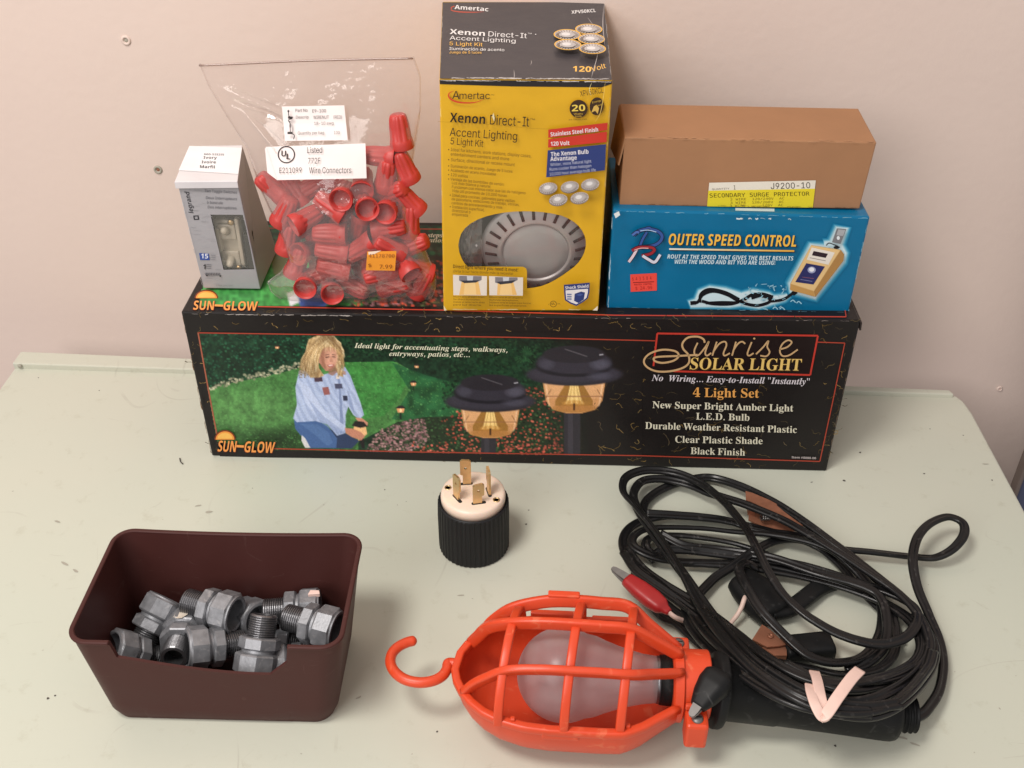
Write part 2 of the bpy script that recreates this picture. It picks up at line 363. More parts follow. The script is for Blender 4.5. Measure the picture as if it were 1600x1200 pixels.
# ------------------------------------------------------------------ lettering and print
_FD = bpy.utils.system_resource('DATAFILES', path='fonts'); _fonts = {}; _gc = {}
def font(fn):
    if fn not in _fonts:
        try: _fonts[fn] = bpy.data.fonts.load(os.path.join(_FD, fn))
        except Exception: _fonts[fn] = None
    return _fonts[fn]
_ALPHA = {'serif': (0x1D400, 0x1D41A, 0x1D7CE), 'serif_italic': (0x1D468, 0x1D482, 0x1D7CE), 'bold': (0x1D5D4, 0x1D5EE, 0x1D7EC),
          'bold_italic': (0x1D63C, 0x1D656, 0x1D7EC), 'script': (0x1D4D0, 0x1D4EA, 0x1D7CE)}
def glyphs(s, style, weight=0.0):
    key = (s, style, weight)
    if key in _gc: return _gc[key]
    t = s; fn = 'Inter.woff2'
    if style == 'mono': fn = 'DejaVuSansMono.woff2'
    if style in _ALPHA:
        A, a, d = _ALPHA[style]; fn = 'NotoSansMath-Regular.woff2'
        t = ''.join(chr(A + ord(c) - 65) if 'A' <= c <= 'Z' else chr(a + ord(c) - 97) if 'a' <= c <= 'z' else chr(d + ord(c) - 48) if '0' <= c <= '9' else c for c in s)
    cu = bpy.data.curves.new('glyphs', 'FONT'); cu.body = t; cu.size = 1.0; cu.resolution_u = 3; cu.offset = weight; cu.fill_mode = 'NONE'
    f = font(fn)
    if f: cu.font = f
    ob = bpy.data.objects.new('glyphs', cu); COL.objects.link(ob)
    me = ob.evaluated_get(bpy.context.evaluated_depsgraph_get()).to_mesh()
    v = np.array([q.co[:2] for q in me.vertices]).reshape(-1, 2); ed = [tuple(e.vertices) for e in me.edges]
    bpy.data.objects.remove(ob); bpy.data.curves.remove(cu)
    if len(v) == 0: _gc[key] = (v, []); return _gc[key]
    nx = {}; 
    for i, j in ed: nx.setdefault(i, []).append(j); nx.setdefault(j, []).append(i)
    seen = set(); loops = []
    for i in range(len(v)):
        if i in seen or i not in nx: continue
        L = [i]; seen.add(i); p, q = i, (i + 1 if i + 1 in nx[i] else nx[i][0])
        while q != i and q not in seen:
            L.append(q); seen.add(q); c = [k for k in nx[q] if k != p]; p, q = q, (c[0] if c else i)
        loops.append(L)
    oc = []; of = []                                            # fill letter by letter, keeping what the outlines wind round
    boxes = [(v[L][:, 0].min(), v[L][:, 0].max(), L) for L in loops if len(L) > 2]; boxes.sort(key=lambda q: q[0]); grp = []
    for x0, x1, L in boxes:
        if grp and x0 < grp[-1][0] - 1e-4: grp[-1][1].append(L); grp[-1][0] = max(grp[-1][0], x1)
        else: grp.append([x1, [L]])
    for _, Ls in grp:
        pts = [Vector(v[i]) for L in Ls for i in L]; es = []; b = 0
        for L in Ls: k = len(L); es += [(b + i, b + (i + 1) % k) for i in range(k)]; b += k
        cv, _e, cf, *_r = delaunay_2d_cdt(pts, es, [], 0, 1e-6)
        cv = np.array([c[:] for c in cv]); A = np.concatenate([v[L] for L in Ls]); B = np.concatenate([np.roll(v[L], -1, 0) for L in Ls]); base = len(oc)
        oc += cv.tolist()
        for t3 in cf:
            m = cv[list(t3)].mean(0); up_ = (A[:, 1] <= m[1]) & (B[:, 1] > m[1]); dn = (A[:, 1] > m[1]) & (B[:, 1] <= m[1])
            left = (B[:, 0] - A[:, 0]) * (m[1] - A[:, 1]) - (m[0] - A[:, 0]) * (B[:, 1] - A[:, 1])
            if (up_ & (left > 0)).sum() - (dn & (left < 0)).sum() != 0: of.append(tuple(base + i for i in t3))
    co, fa = np.array(oc), of
    _gc[key] = (co, fa); return _gc[key]
def cap_height(style): return glyphs('H', style)[0][:, 1].max()

class Face:
    """a flat card face: print is laid out in the photograph's own survey units and lands on the face's plane"""
    def __init__(s, mb, P, n, mat=0, base=0.00012, step=0.00004):
        s.mb = mb; s.P = np.asarray(P, float); s.n = unit(n); s.mat = mat; s.h = base; s.step = step
        if np.dot(s.n, CAM - s.P) < 0: s.n = -s.n
    def map(s, pts, h): return np.array([at_plane(x, y, s.P + s.n * h, s.n) for x, y in pts])
    def nxt(s): s.h += s.step; return s.h
    def tris(s, pts, faces, col, h=None, vcols=None):
        P = s.map(pts, s.nxt() if h is None else h)
        if len(faces):                                                  # wind outwards
            a, b, c = (P[i] for i in faces[0][:3])
            if np.dot(np.cross(b - a, c - a), s.n) < 0: faces = [tuple(reversed(f)) for f in faces]
        s.mb.add(P, faces, s.mat, col, False, vcols)
    def poly(s, pts, col, h=None):
        p, t = tess([list(map(tuple, pts))]); s.tris(p, t, col, h)
    def ring(s, outer, inner, col, h=None):
        p, t = tess([list(map(tuple, outer)), list(map(tuple, inner))]); s.tris(p, t, col, h)
    def rect(s, x0, y0, x1, y1, col, h=None): s.poly([(x0, y0), (x1, y0), (x1, y1), (x0, y1)], col, h)
    def ell(s, cx, cy, rx, ry, col, rot=0.0, n=28, h=None, a0=0, a1=360):
        c, q = math.cos(rot), math.sin(rot); P = []
        for i in range(n + (a1 - a0 < 360)):
            t = math.radians(a0 + (a1 - a0) * i / n); x, y = rx * math.cos(t), ry * math.sin(t); P.append((cx + c * x - q * y, cy + q * x + c * y))
        s.poly(P, col, h)
    def line(s, pts, wd, col, h=None, wds=None):
        pts = np.asarray(pts, float); T = np.gradient(pts, axis=0); T /= (np.linalg.norm(T, axis=1)[:, None] + 1e-9); N = np.stack([-T[:, 1], T[:, 0]], 1)
        ww = (np.asarray(wds) if wds is not None else np.full(len(pts), wd))[:, None] / 2
        A = np.concatenate([pts + N * ww, pts - N * ww]); k = len(pts)
        s.tris(A.tolist(), [(i, i + 1, k + i + 1, k + i) for i in range(k - 1)], col, h)
    def curve(s, pts, wd, col, h=None, taper=False):
        p = catmull([V(x, y, 0) for x, y in pts], 8)[:, :2]
        s.line(p, wd, col, h, wds=(wd * np.sin(np.linspace(0.12, math.pi - 0.12, len(p))) if taper else None))
    def text(s, t, p0, p1, cap, col, style='sans', weight=0.0, shear=0.0, up=None, h=None, outline=None):
        co, fa = glyphs(t, style, weight)
        if len(co) == 0: return
        p0, p1 = np.asarray(p0, float), np.asarray(p1, float); wd = co[:, 0].max() - co[:, 0].min(); e = (p1 - p0) / wd
        d = unit(p1 - p0); u = np.array([d[1], -d[0]]) if up is None else unit(up)
        k = cap / cap_height(style); x = co[:, 0] - co[:, 0].min()
        pts = p0 + x[:, None] * e + (co[:, 1] * k)[:, None] * u + (co[:, 1] * k * shear)[:, None] * d
        s.tris(pts.tolist(), fa, col, h)
    def grid(s, x0, y0, x1, y1, img, h=None, clip=None):
        """a printed picture: img is (rows, columns, 3) in sRGB 0-255, one colour per corner of the print's dots"""
        H, W = img.shape[:2]; xs = np.linspace(x0, x1, W); ys = np.linspace(y0, y1, H)
        lin = s2l(np.clip(img, 0, 255)) * PRINT_K; cols = np.concatenate([lin, np.ones((H, W, 1))], 2).reshape(-1, 4)
        pts = [(x, y) for y in ys for x in xs]
        fa = [(r * W + c, (r + 1) * W + c, (r + 1) * W + c + 1, r * W + c + 1) for r in range(H - 1) for c in range(W - 1)]
        if clip:
            P = np.array(pts); ins = np.zeros(len(P), bool)
            for i in range(len(clip)):
                (xa, ya), (xb, yb) = clip[i], clip[(i + 1) % len(clip)]
                if ya != yb: ins ^= ((ya > P[:, 1]) != (yb > P[:, 1])) & (P[:, 0] < (xb - xa) * (P[:, 1] - ya) / (yb - ya) + xa)
            fa = [f for f in fa if ins[list(f)].all()]
        s.tris(pts, fa, None, h, vcols=cols.tolist())
PRINT_K = 1.25

class Canvas:
    """a small painter for the picture printed on the garden light carton (sRGB numbers of printed ink)"""
    def __init__(s, x0, y0, x1, y1, W, H, base):
        s.x0, s.y0, s.x1, s.y1, s.W, s.H = x0, y0, x1, y1, W, H; s.a = np.zeros((H, W, 3)) + np.array(base, float)
        s.X, s.Y = np.meshgrid(np.linspace(x0, x1, W), np.linspace(y0, y1, H)); s.sx = (x1 - x0) / W
    def noise(s, cell, seed=0):
        r = np.random.default_rng(seed); nx, ny = int((s.x1 - s.x0) / cell) + 3, int((s.y1 - s.y0) / cell) + 3; g = r.random((ny, nx))
        fx, fy = (s.X - s.x0) / cell, (s.Y - s.y0) / cell; ix, iy = fx.astype(int), fy.astype(int); tx, ty = fx - ix, fy - iy
        tx, ty = tx * tx * (3 - 2 * tx), ty * ty * (3 - 2 * ty)
        return (g[iy, ix] * (1 - tx) + g[iy, ix + 1] * tx) * (1 - ty) + (g[iy + 1, ix] * (1 - tx) + g[iy + 1, ix + 1] * tx) * ty
    def mask(s, pts, soft=1.0):
        m = np.zeros((s.H, s.W)); q = soft * s.sx
        for dx in (-q / 3, 0, q / 3):
            for dy in (-q / 3, 0, q / 3):
                X, Y = s.X + dx, s.Y + dy; c = np.zeros((s.H, s.W), bool); n = len(pts)
                for i in range(n):
                    xa, ya = pts[i]; xb, yb = pts[(i + 1) % n]
                    if ya == yb: continue
                    c ^= ((ya > Y) != (yb > Y)) & (X < (xb - xa) * (Y - ya) / (yb - ya) + xa)
                m += c
        return m / 9
    def emask(s, cx, cy, rx, ry, soft=0.15):
        d = ((s.X - cx) / rx) ** 2 + ((s.Y - cy) / ry) ** 2; return np.clip((1 + soft - d) / (2 * soft), 0, 1)
    def put(s, m, col): m = m[..., None] if m.ndim == 2 else m; s.a = s.a * (1 - m) + np.asarray(col, float) * m
    def poly(s, pts, col, k=1.0): s.put(s.mask(pts) * k, col)
    def ell(s, cx, cy, rx, ry, col, soft=0.15, k=1.0): s.put(s.emask(cx, cy, rx, ry, soft) * k, col)
    def dabs(s, n, region, cols, r=(1.2, 2.6), seed=0, k=0.9):
        g = np.random.default_rng(seed); c = 0
        while c < n:
            x, y = region(g); rx, ry = g.uniform(*r), g.uniform(*r) * 0.8; col = np.array(cols[g.integers(len(cols))], float) * g.uniform(0.75, 1.15); c += 1
            i0, i1 = int((x - 3 * rx - s.x0) / s.sx), int((x + 3 * rx - s.x0) / s.sx) + 1; sy = (s.y1 - s.y0) / s.H
            j0, j1 = int((y - 3 * ry - s.y0) / sy), int((y + 3 * ry - s.y0) / sy) + 1
            i0, i1, j0, j1 = max(i0, 0), min(i1, s.W), max(j0, 0), min(j1, s.H)
            if i0 >= i1 or j0 >= j1: continue
            d = ((s.X[j0:j1, i0:i1] - x) / rx) ** 2 + ((s.Y[j0:j1, i0:i1] - y) / ry) ** 2; m = (np.clip(1.3 - d, 0, 1) * k)[..., None]
            s.a[j0:j1, i0:i1] = s.a[j0:j1, i0:i1] * (1 - m) + col * m
    def mul(s, f): s.a *= f[..., None]
def in_poly(poly):
    P = np.array(poly); lo, hi = P.min(0), P.max(0)
    def f(g):
        while True:
            x, y = g.uniform(lo[0], hi[0]), g.uniform(lo[1], hi[1]); c = False
            for i in range(len(P)):
                (xa, ya), (xb, yb) = P[i], P[(i + 1) % len(P)]
                if (ya > y) != (yb > y) and x < (xb - xa) * (y - ya) / (yb - ya) + xa: c = not c
            if c: return x, y
    return f

def carton(z0, px, depth=None, back=None, lift=0.0):
    """box corners from the survey: px has bl, br, tl, tr of the front; the back of the lid from its own survey or a depth"""
    BL, BR = at_z(*px['bl'], z0), at_z(*px['br'], z0); d = unit(BR - BL); n = np.cross(d, V(0, 0, 1))   # n looks to the front
    TL, TR = at_plane(*px['tl'], BL, n), at_plane(*px['tr'], BL, n); zt = (TL[2] + TR[2]) / 2
    if back:
        KL, KR = at_z(*back[0], zt), at_z(*back[1], zt); dep = (-np.dot(KL - TL, n) - np.dot(KR - TR, n)) / 2
        KL[2], KR[2] = TL[2] + lift, TR[2] + lift
        QL, QR = BL - n * dep, BR - n * dep
    else:
        KL, KR = TL - n * depth + V(0, 0, lift), TR - n * depth + V(0, 0, lift); QL, QR = BL - n * depth, BR - n * depth
    return dict(BL=BL, BR=BR, TL=TL, TR=TR, KL=KL, KR=KR, QL=QL, QR=QR, n=n, zt=zt, c8=[BL, BR, QR, QL, TL, TR, KR, KL], up=unit(np.cross(TR - TL, KL - TL)),
                base=(BL + BR + QL + QR) / 4)
def worn_edge(fc, p0, p1, col, n=18, wd=(0.5, 2.0), ln=(3, 16), seed=0, jit=0.8):
    """scuffed card along an edge: short pale flecks where the ink has rubbed off"""
    g = random.Random(seed); p0, p1 = np.array(p0, float), np.array(p1, float); L = np.linalg.norm(p1 - p0); d = (p1 - p0) / L; q = np.array([-d[1], d[0]])
    for _ in range(n):
        a = g.uniform(0, L); l = g.uniform(*ln); a1 = min(L, a + l); k = max(3, int(l / 3)); pts = []
        for i in range(k): pts.append(p0 + d * (a + (a1 - a) * i / (k - 1)) + q * g.uniform(-jit, jit))
        w0 = g.uniform(*wd); fc.line(pts, w0, tuple(np.array(col[:3]) * g.uniform(0.7, 1.05)) + (1,), wds=[w0 * g.uniform(0.2, 1) for _ in pts])
# ------------------------------------------------------------------ the setting: wall and table
WALL_Y = lambda x: 0.866 - 0.0355 * x
mb = MB(); wn = unit(V(-0.0355, -1, 0))
a, b = V(-2.6, WALL_Y(-2.6), -0.85), V(2.6, WALL_Y(2.6), -0.85); bk = -wn * 0.06; up = V(0, 0, 2.6)
hexa(mb, [a, b, b + bk, a + bk, a + up, b + up, b + bk + up, a + bk + up], 0.0005, 1)
wall = structure(mb.build('wall', M['wall']))

mb = MB()
outline = [(-0.4912, 0.15), (0.3945, 0.15), (0.3942, 0.765), (0.3925, 0.780), (0.3875, 0.7905), (0.380, 0.7945), (-0.4895, 0.8255)]
fr = np.eye(4); fr[2, 3] = -0.012
extrude(mb, [outline], 0.024, fr)
table = mb.build('table', M['table'])
bv = table.modifiers.new('bevel', 'BEVEL'); bv.width = 0.0022; bv.segments = 3; bv.limit_method = 'ANGLE'
structure(table)
mb = MB()                                                      # specks and scratches worn into the paint, each with a shape of its own
g = random.Random(5)
def speck(px, py, r, mat=0, rot=0.0, asp=1.0):
    c = at_z(px, py, 0.0002); P = []
    for i in range(9):
        t = 2 * math.pi * i / 9; q = r * g.uniform(0.7, 1.2); x, y = q * math.cos(t) * asp, q * math.sin(t); P.append(c + V(x * math.cos(rot) - y * math.sin(rot), x * math.sin(rot) + y * math.cos(rot), 0))
    mb.add(P, [tuple(range(9))], mat)
for px, py, r in ((1319, 751, .0011), (1444, 740, .0009), (1344, 707, .0010), (75, 1091, .0009), (86, 1087, .0007), (1305, 1165, .0009), (822, 819, .0009), (1453, 670, .0006), (826, 797, .0006), (1505, 680, .0006), (1550, 750, .0008), (683, 1143, .0007), (155, 610, .0006), (60, 590, .0006)):
    speck(px, py, r, 0)
for px, py, r, rot, asp in ((326, 800, .0016, .2, 1.8), (100, 880, .001, -.5, 4), (118, 892, .001, -.6, 3), (221, 566, .001, 0, 3), (310, 790, .0009, .3, 3), (90, 815, .0009, -.4, 3), (1411, 1153, .0008, -.3, 4), (1430, 1163, .0008, -.4, 4), (1540, 725, .0008, 0, 4), (720, 930, .0008, .1, 4), (560, 1090, .0008, .6, 3)):
    speck(px, py, r, 1, rot, asp)
for _ in range(34):
    speck(g.uniform(10, 1590), g.uniform(740, 1190), g.uniform(.00025, .00055), 0 if g.random() < .25 else 1, g.uniform(0, 3), g.uniform(1, 2.5))
p = [at_z(281, 716, .0006), at_z(282, 721, .0009), at_z(286, 725, .0006)]; sweep(mb, catmull(p, 4), circ(.0005, 6), 0)
mb.build('paint_specks', [M['speck'], M['scuff']], table)
mb = MB()
zl, zr = 0.0062, 0.0042
hexa(mb, [V(-.4893, .8065, -.001), V(.384, .7868, -.001), V(.3815, .7935, -.001), V(-.4893, .8262, -.001), V(-.4893, .8058, zl), V(.384, .7868, zr), V(.3815, .7935, zr), V(-.4893, .8262, zl)], 0.0012, 2)
mb.build('back_batten', M['table'], table)
# a bruised corner where the batten ends
mb = MB(); c = at_z(31, 572, .004)
lathe(mb, [(.0022, 0), (.0018, .0008), (0, .001)], 8, frame=frame_along(c, c + V(0, -1, 0)))
mb.build('bruised_corner', M['scuff'], table)

def wall_plug(px, py, r, label, mats):
    y0 = V(0.0, WALL_Y(0), 0); c = at_plane(px, py, y0, wn)
    o = thing('wall_plug', label, 'wall plug', c)
    m = MB(); fr = frame_along(c - wn * .001, c + wn); lathe(m, [(r, 0), (r, .0016), (r * .8, .0024), (r * .55, .0022), (r * .5, .0008)], 18, frame=fr)
    m.build('rim', mats[0], o)
    m = MB(); lathe(m, [(r * .55, .0006), (r * .3, .0014), (0, .0016)], 12, frame=fr); m.build('hole', mats[1], o)
wall_plug(197, 63, .0042, 'pale grey plastic plug in the wall, upper of the two on the left', (M['wall'], M['scuff']))
wall_plug(247, 265, .0040, 'chipped brown wall plug just above the white topped silver box', (M['scuff'], M['copper']))
wall_plug(1562, 607, .0028, 'small white plug low on the wall beyond the right table corner', (M['wall'], M['tie']))

cb = at_plane(1580, 752, V(0, .790, 0), V(0, 1, 0))
o = thing('cabinet', 'dark blue cabinet with grey brown edge beyond the right end of the table', 'cabinet', (cb[0] + .12, .80, -.85))
mb = MB(); x0 = cb[0]
hexa(mb, [V(x0 + .0042, .780, -.85), V(x0 + .26, .780, -.85), V(x0 + .26, .789, -.85), V(x0 + .0042, .789, -.85), V(x0 + .0042, .780, .22), V(x0 + .26, .780, .22), V(x0 + .26, .789, .22), V(x0 + .0042, .789, .22)], .001, 1)
mb.build('panel', M['blue'], o)
mb = MB(); hexa(mb, [V(x0, .777, -.85), V(x0 + .004, .777, -.85), V(x0 + .004, .790, -.85), V(x0, .790, -.85), V(x0, .777, .221), V(x0 + .004, .777, .221), V(x0 + .004, .790, .221), V(x0, .790, .221)], .0015, 2)
mb.build('edge_trim', M['edge'], o)

# ------------------------------------------------------------------ long black garden light carton
C1 = carton(0.0, dict(bl=(331, 712.5), br=(1291.5, 736.5), tl=(282.5, 487), tr=(1345, 500.5)), depth=.1526)
H1 = C1['zt']
BLACK = ink(28, 24, 24)
o1 = thing('garden_light_carton', 'long black marbled carton with garden picture, under all the other boxes', 'carton', C1['base'])
mb = MB(); hexa(mb, C1['c8'], .0014, 2, 0, BLACK)
F = Face(mb, C1['BL'], C1['n'])
GOLD = [(150, 122, 66), (122, 104, 66), (170, 140, 84), (105, 92, 70)]
def veins(F, region, n, seed, size=1.0):
    g = random.Random(seed); k = 0
    while k < n:
        x, y = region(g); k += 1; a = g.uniform(0, 6.28); P = [(x, y)]
        for _ in range(g.randint(3, 8)):
            a += g.uniform(-1.1, 1.1); l = g.uniform(1.2, 4.2) * size; x += math.cos(a) * l; y += math.sin(a) * l * .8; P.append((x, y))
        col = (lambda k, c: ink(*[q * k for q in c]))(g.uniform(.5, 1.05), g.choice(GOLD)); wd = g.uniform(.5, 1.5) * size
        F.line(P, wd, col, h=F.h + g.uniform(0, .00002), wds=[wd * g.uniform(.25, 1) for _ in P])
F.nxt()
veins(F, lambda g: (g.uniform(295, 1330), g.uniform(493, 516)), 60, 1)
veins(F, lambda g: (g.uniform(985, 1310), g.uniform(535, 715)), 80, 2)
veins(F, lambda g: (g.uniform(345, 1280), g.uniform(714, 728)), 34, 3, .8)
veins(F, lambda g: ((lambda y: (g.uniform(290, 306) + (y - 500) * .2, y))(g.uniform(505, 700))), 16, 4)
veins(F, lambda g: ((lambda y: (g.uniform(1318, 1336) - (y - 500) * .2, y))(g.uniform(520, 725))), 18, 5)
F.nxt()

def garden_picture():
    c = Canvas(309, 519, 1004, 715, 560, 158, (24, 60, 38))
    n1, n2, n3 = c.noise(9, 1), c.noise(3.2, 2), c.noise(28, 3)
    c.a *= (0.55 + .55 * n1 + .35 * (n2 - .5))[..., None]
    any_ = lambda x0, y0, x1, y1: (lambda g: (g.uniform(x0, x1), g.uniform(y0, y1)))
    c.dabs(900, any_(309, 520, 520, 606), [(18, 62, 40), (26, 84, 58), (14, 46, 32), (38, 100, 66)], seed=4)
    lawn = [(300, 622), (345, 602), (420, 587), (480, 572), (530, 566), (620, 566), (660, 590), (720, 600), (760, 640), (700, 660), (620, 660), (560, 690), (560, 712), (300, 712)]
    m = c.mask(lawn)
    tex = 0.86 + .22 * (n2 - .5) + .22 * (n1 - .5)
    base = np.stack([np.full_like(n1, 74), np.full_like(n1, 142), np.full_like(n1, 66)], 2) * tex[..., None]
    sh = 1 - .38 * c.emask(470, 700, 80, 34, .6) - .22 * c.emask(380, 690, 70, 26, .6); base *= sh[..., None]
    lt = c.emask(380, 640, 90, 32, .8)[..., None]; base = base * (1 - .35 * lt) + np.array([112, 168, 92]) * .35 * lt * tex[..., None]
    c.put(m, base)
    c.put(c.mask([(540, 566), (615, 565), (640, 590), (622, 625), (600, 650), (560, 655), (540, 610)]), np.stack([0 * n1 + 62, 0 * n1 + 150, 0 * n1 + 62], 2) * tex[..., None])
    c.put(c.mask([(612, 566), (662, 585), (700, 596), (780, 604), (760, 650), (690, 662), (612, 655), (640, 610)]) * .85, np.stack([0 * n1 + 26, 0 * n1 + 84, 0 * n1 + 46], 2) * (.7 + .6 * n1)[..., None])
    c.dabs(2200, in_poly(lawn), [(70, 138, 60), (92, 158, 80), (58, 122, 52), (110, 172, 96)], (.5, 1.1), 61, .45)
    c.dabs(700, in_poly(lawn), [(86, 156, 74), (60, 126, 56), (104, 170, 90), (70, 140, 66)], (1, 2.0), 6, .5)
    # stone edging
    for i in range(46):
        t = i / 45; x = 328 + 146 * t; y = 606 - 36 * t ** .9 + 2 * math.sin(i); c.dabs(3, any_(x - 3, y - 3.5, x + 3, y + 3.5), [(150, 150, 118), (120, 124, 96), (176, 172, 140)], (1.4, 3), 100 + i)
    # trees at the back, dark
    c.dabs(1400, any_(530, 520, 900, 562), [(16, 44, 26), (22, 58, 34), (30, 74, 42), (12, 30, 20)], (1.4, 3), 7)
    c.dabs(900, any_(690, 560, 900, 640), [(14, 40, 24), (20, 54, 32), (28, 66, 38)], (1.4, 3), 8)
    for i in range(26):
        a = 2 * math.pi * i / 26; L = 15 * (1 + .3 * math.sin(3 * a)); x1, y1 = 822 + math.cos(a) * L, 556 + math.sin(a) * L * .8
        c.poly([(822, 555), (x1 - .8, y1), (x1 + .8, y1 + .5)], (46, 104, 56), .8)
    # small far lamps
    for x, y, r in ((433, 543, 3.4), (651, 573, 3.6), (646, 600, 4.6), (626, 641, 6.4)):
        c.poly([(x - r, y - r * .5), (x + r, y - r * .5), (x + r * .7, y + r * .6), (x - r * .7, y + r * .6)], (226, 150, 96)); c.ell(x, y + r * .1, r * .25, r * .5, (250, 210, 150))
        c.poly([(x - r * 1.35, y - r * .45), (x - r * .5, y - r * 1.15), (x + r * .5, y - r * 1.15), (x + r * 1.35, y - r * .45)], (38, 34, 36)); c.poly([(x - r * .14, y + r * .6), (x + r * .14, y + r * .6), (x + r * .14, y + r * 2.2), (x - r * .14, y + r * 2.2)], (26, 24, 26))
    # flower beds
    bed = [(575, 700), (590, 676), (620, 660), (660, 652), (720, 650), (760, 620), (850, 600), (905, 640), (915, 714), (560, 714)]
    c.put(c.mask(bed), np.array([34, 48, 30])); c.dabs(1300, in_poly(bed), [(28, 56, 30), (48, 84, 44), (20, 36, 22), (60, 96, 54)], (1.2, 2.6), 9)
    c.dabs(620, in_poly([(572, 704), (592, 672), (640, 656), (664, 655), (672, 690), (640, 712), (570, 712)]), [(150, 104, 108), (176, 128, 130), (118, 80, 84), (60, 76, 50)], (1.4, 2.6), 10)
    c.dabs(420, in_poly([(690, 655), (720, 640), (800, 612), (850, 600), (878, 640), (880, 708), (640, 712), (690, 690)]), [(196, 78, 56), (214, 98, 74), (160, 56, 42)], (1.3, 2.5), 11)
    c.dabs(120, in_poly([(640, 690), (720, 700), (880, 690), (882, 713), (620, 713)]), [(206, 82, 62), (222, 96, 80)], (1.6, 2.8), 12)
    # woman planting a lamp
    z = lambda pts: [(270 + x * .26875, 420 + y * .26875) for x, y in pts]
    c.poly(z([(930, 925), (1000, 955), (1085, 1000), (1040, 1045), (930, 1045), (900, 960)]), (40, 56, 92))
    c.poly(z([(705, 880), (830, 875), (900, 915), (955, 985), (950, 1042), (790, 1042), (745, 970), (712, 930)]), (58, 92, 150))
    c.poly(z([(740, 900), (840, 905), (905, 950), (930, 1010), (900, 1030), (820, 960)]), (78, 114, 170), .6)
    c.poly(z([(750, 965), (770, 985), (800, 1040), (770, 1042), (748, 1000)]), (196, 196, 200))
    shirt = z([(735, 590), (800, 585), (880, 615), (960, 590), (1000, 570), (1032, 620), (1062, 700), (1092, 780), (1112, 850), (1085, 875), (1050, 850), (1020, 800), (1005, 850), (1003, 955), (955, 970), (900, 905), (830, 885), (722, 892), (700, 870), (722, 790), (713, 690)])
    c.poly(shirt, (158, 176, 214)); ms = c.mask(shirt)
    fold = np.sin((c.X - .55 * c.Y) * .55 + 3 * c.noise(11, 21)) * .5 + .5; c.put(ms * .30 * fold, (192, 206, 236)); c.put(ms * .28 * np.clip(.9 - fold * 1.6 + .3 * c.noise(5, 22), 0, 1), (116, 134, 178)); c.put(ms * .4 * np.clip((c.Y - 640) / 30, 0, 1) * np.clip(c.noise(8, 23), 0, 1), (122, 142, 188))
    c.poly(z([(960, 640), (972, 640), (984, 780), (996, 950), (972, 960), (970, 800)]), (104, 122, 168), .7)
    c.poly(z([(730, 640), (800, 700), (880, 820), (1005, 915), (990, 950), (860, 880), (770, 780)]), (180, 194, 226), .75)
    c.poly(z([(790, 760), (880, 860), (990, 942), (960, 962), (850, 885)]), (122, 142, 188), .55)
    c.poly(z([(1010, 690), (1040, 760), (1060, 850), (1030, 800)]), (116, 134, 180), .6)
    for pl, cl in ((((820, 628), (868, 630), (872, 655), (826, 658)), (74, 52, 66)), (((868, 690), (905, 686), (914, 730), (880, 735)), (150, 84, 82)), (((940, 668), (982, 668), (988, 696), (945, 698)), (70, 72, 100)), (((988, 738), (1014, 738), (1018, 766), (992, 768)), (44, 48, 74))):
        c.poly(z(pl), cl)
    c.poly(z([(948, 618), (970, 622), (968, 640), (950, 640)]), (214, 200, 190)); c.poly(z([(975, 595), (1005, 595), (1006, 615), (980, 615)]), (168, 128, 116))
    c.poly(z([(845, 470), (900, 445), (955, 470), (958, 530), (930, 585), (890, 595), (850, 545)]), (196, 134, 108))
    c.poly(z([(880, 480), (945, 480), (950, 530), (925, 575), (895, 565), (875, 520)]), (214, 154, 128), .7)
    for pl in (((885, 515), (908, 512), (908, 518), (886, 521)), ((928, 512), (948, 512), (946, 518), (928, 518))): c.poly(z(pl), (92, 56, 46))
    c.poly(z([(896, 556), (938, 552), (926, 568), (905, 569)]), (176, 74, 70)); c.poly(z([(902, 558), (932, 555), (924, 562), (906, 563)]), (240, 226, 214)); c.poly(z([(916, 520), (926, 545), (910, 545)]), (176, 114, 92), .7)
    hair = z([(790, 410), (850, 384), (925, 388), (978, 430), (994, 500), (978, 570), (992, 630), (962, 620), (940, 560), (958, 500), (930, 470), (885, 470), (850, 520), (845, 570), (880, 622), (850, 632), (800, 632), (770, 590), (735, 575), (765, 520), (778, 450)])
    c.poly(hair, (186, 152, 98)); mh = c.mask(hair)
    st = np.sin(c.X * 1.15 + c.Y * .35 + 2 * c.noise(14, 31)); c.put(mh * .38 * np.clip(st, 0, 1), (214, 186, 136)); c.put(mh * .30 * np.clip(-st - .1, 0, 1), (128, 96, 60)); c.put(mh * .5 * np.clip((c.noise(6, 33) - .55) * 3, 0, 1), (120, 88, 54)); c.put(mh * .5 * np.clip((c.noise(5, 34) - .6) * 3, 0, 1), (228, 206, 160))
    gh = np.random.default_rng(77)                              # locks of hair falling from the parting
    for i in range(150):
        e = gh.random(); side = gh.random() < .62
        x1, y1 = ((gh.uniform(742, 850), gh.uniform(560, 632)) if side else (gh.uniform(955, 994), gh.uniform(480, 630))); x0, y0 = gh.uniform(860, 935), gh.uniform(388, 412)
        mx, my = ((min(x0, x1) - gh.uniform(0, 40), (y0 + y1) / 2 - gh.uniform(0, 60)) if side else (max(x0, x1) + gh.uniform(-12, 14), (y0 + y1) / 2)); col = np.array([(206, 174, 122), (226, 202, 152), (160, 124, 76), (116, 84, 50), (188, 154, 100)][gh.integers(5)], float); ph = gh.uniform(0, 6)
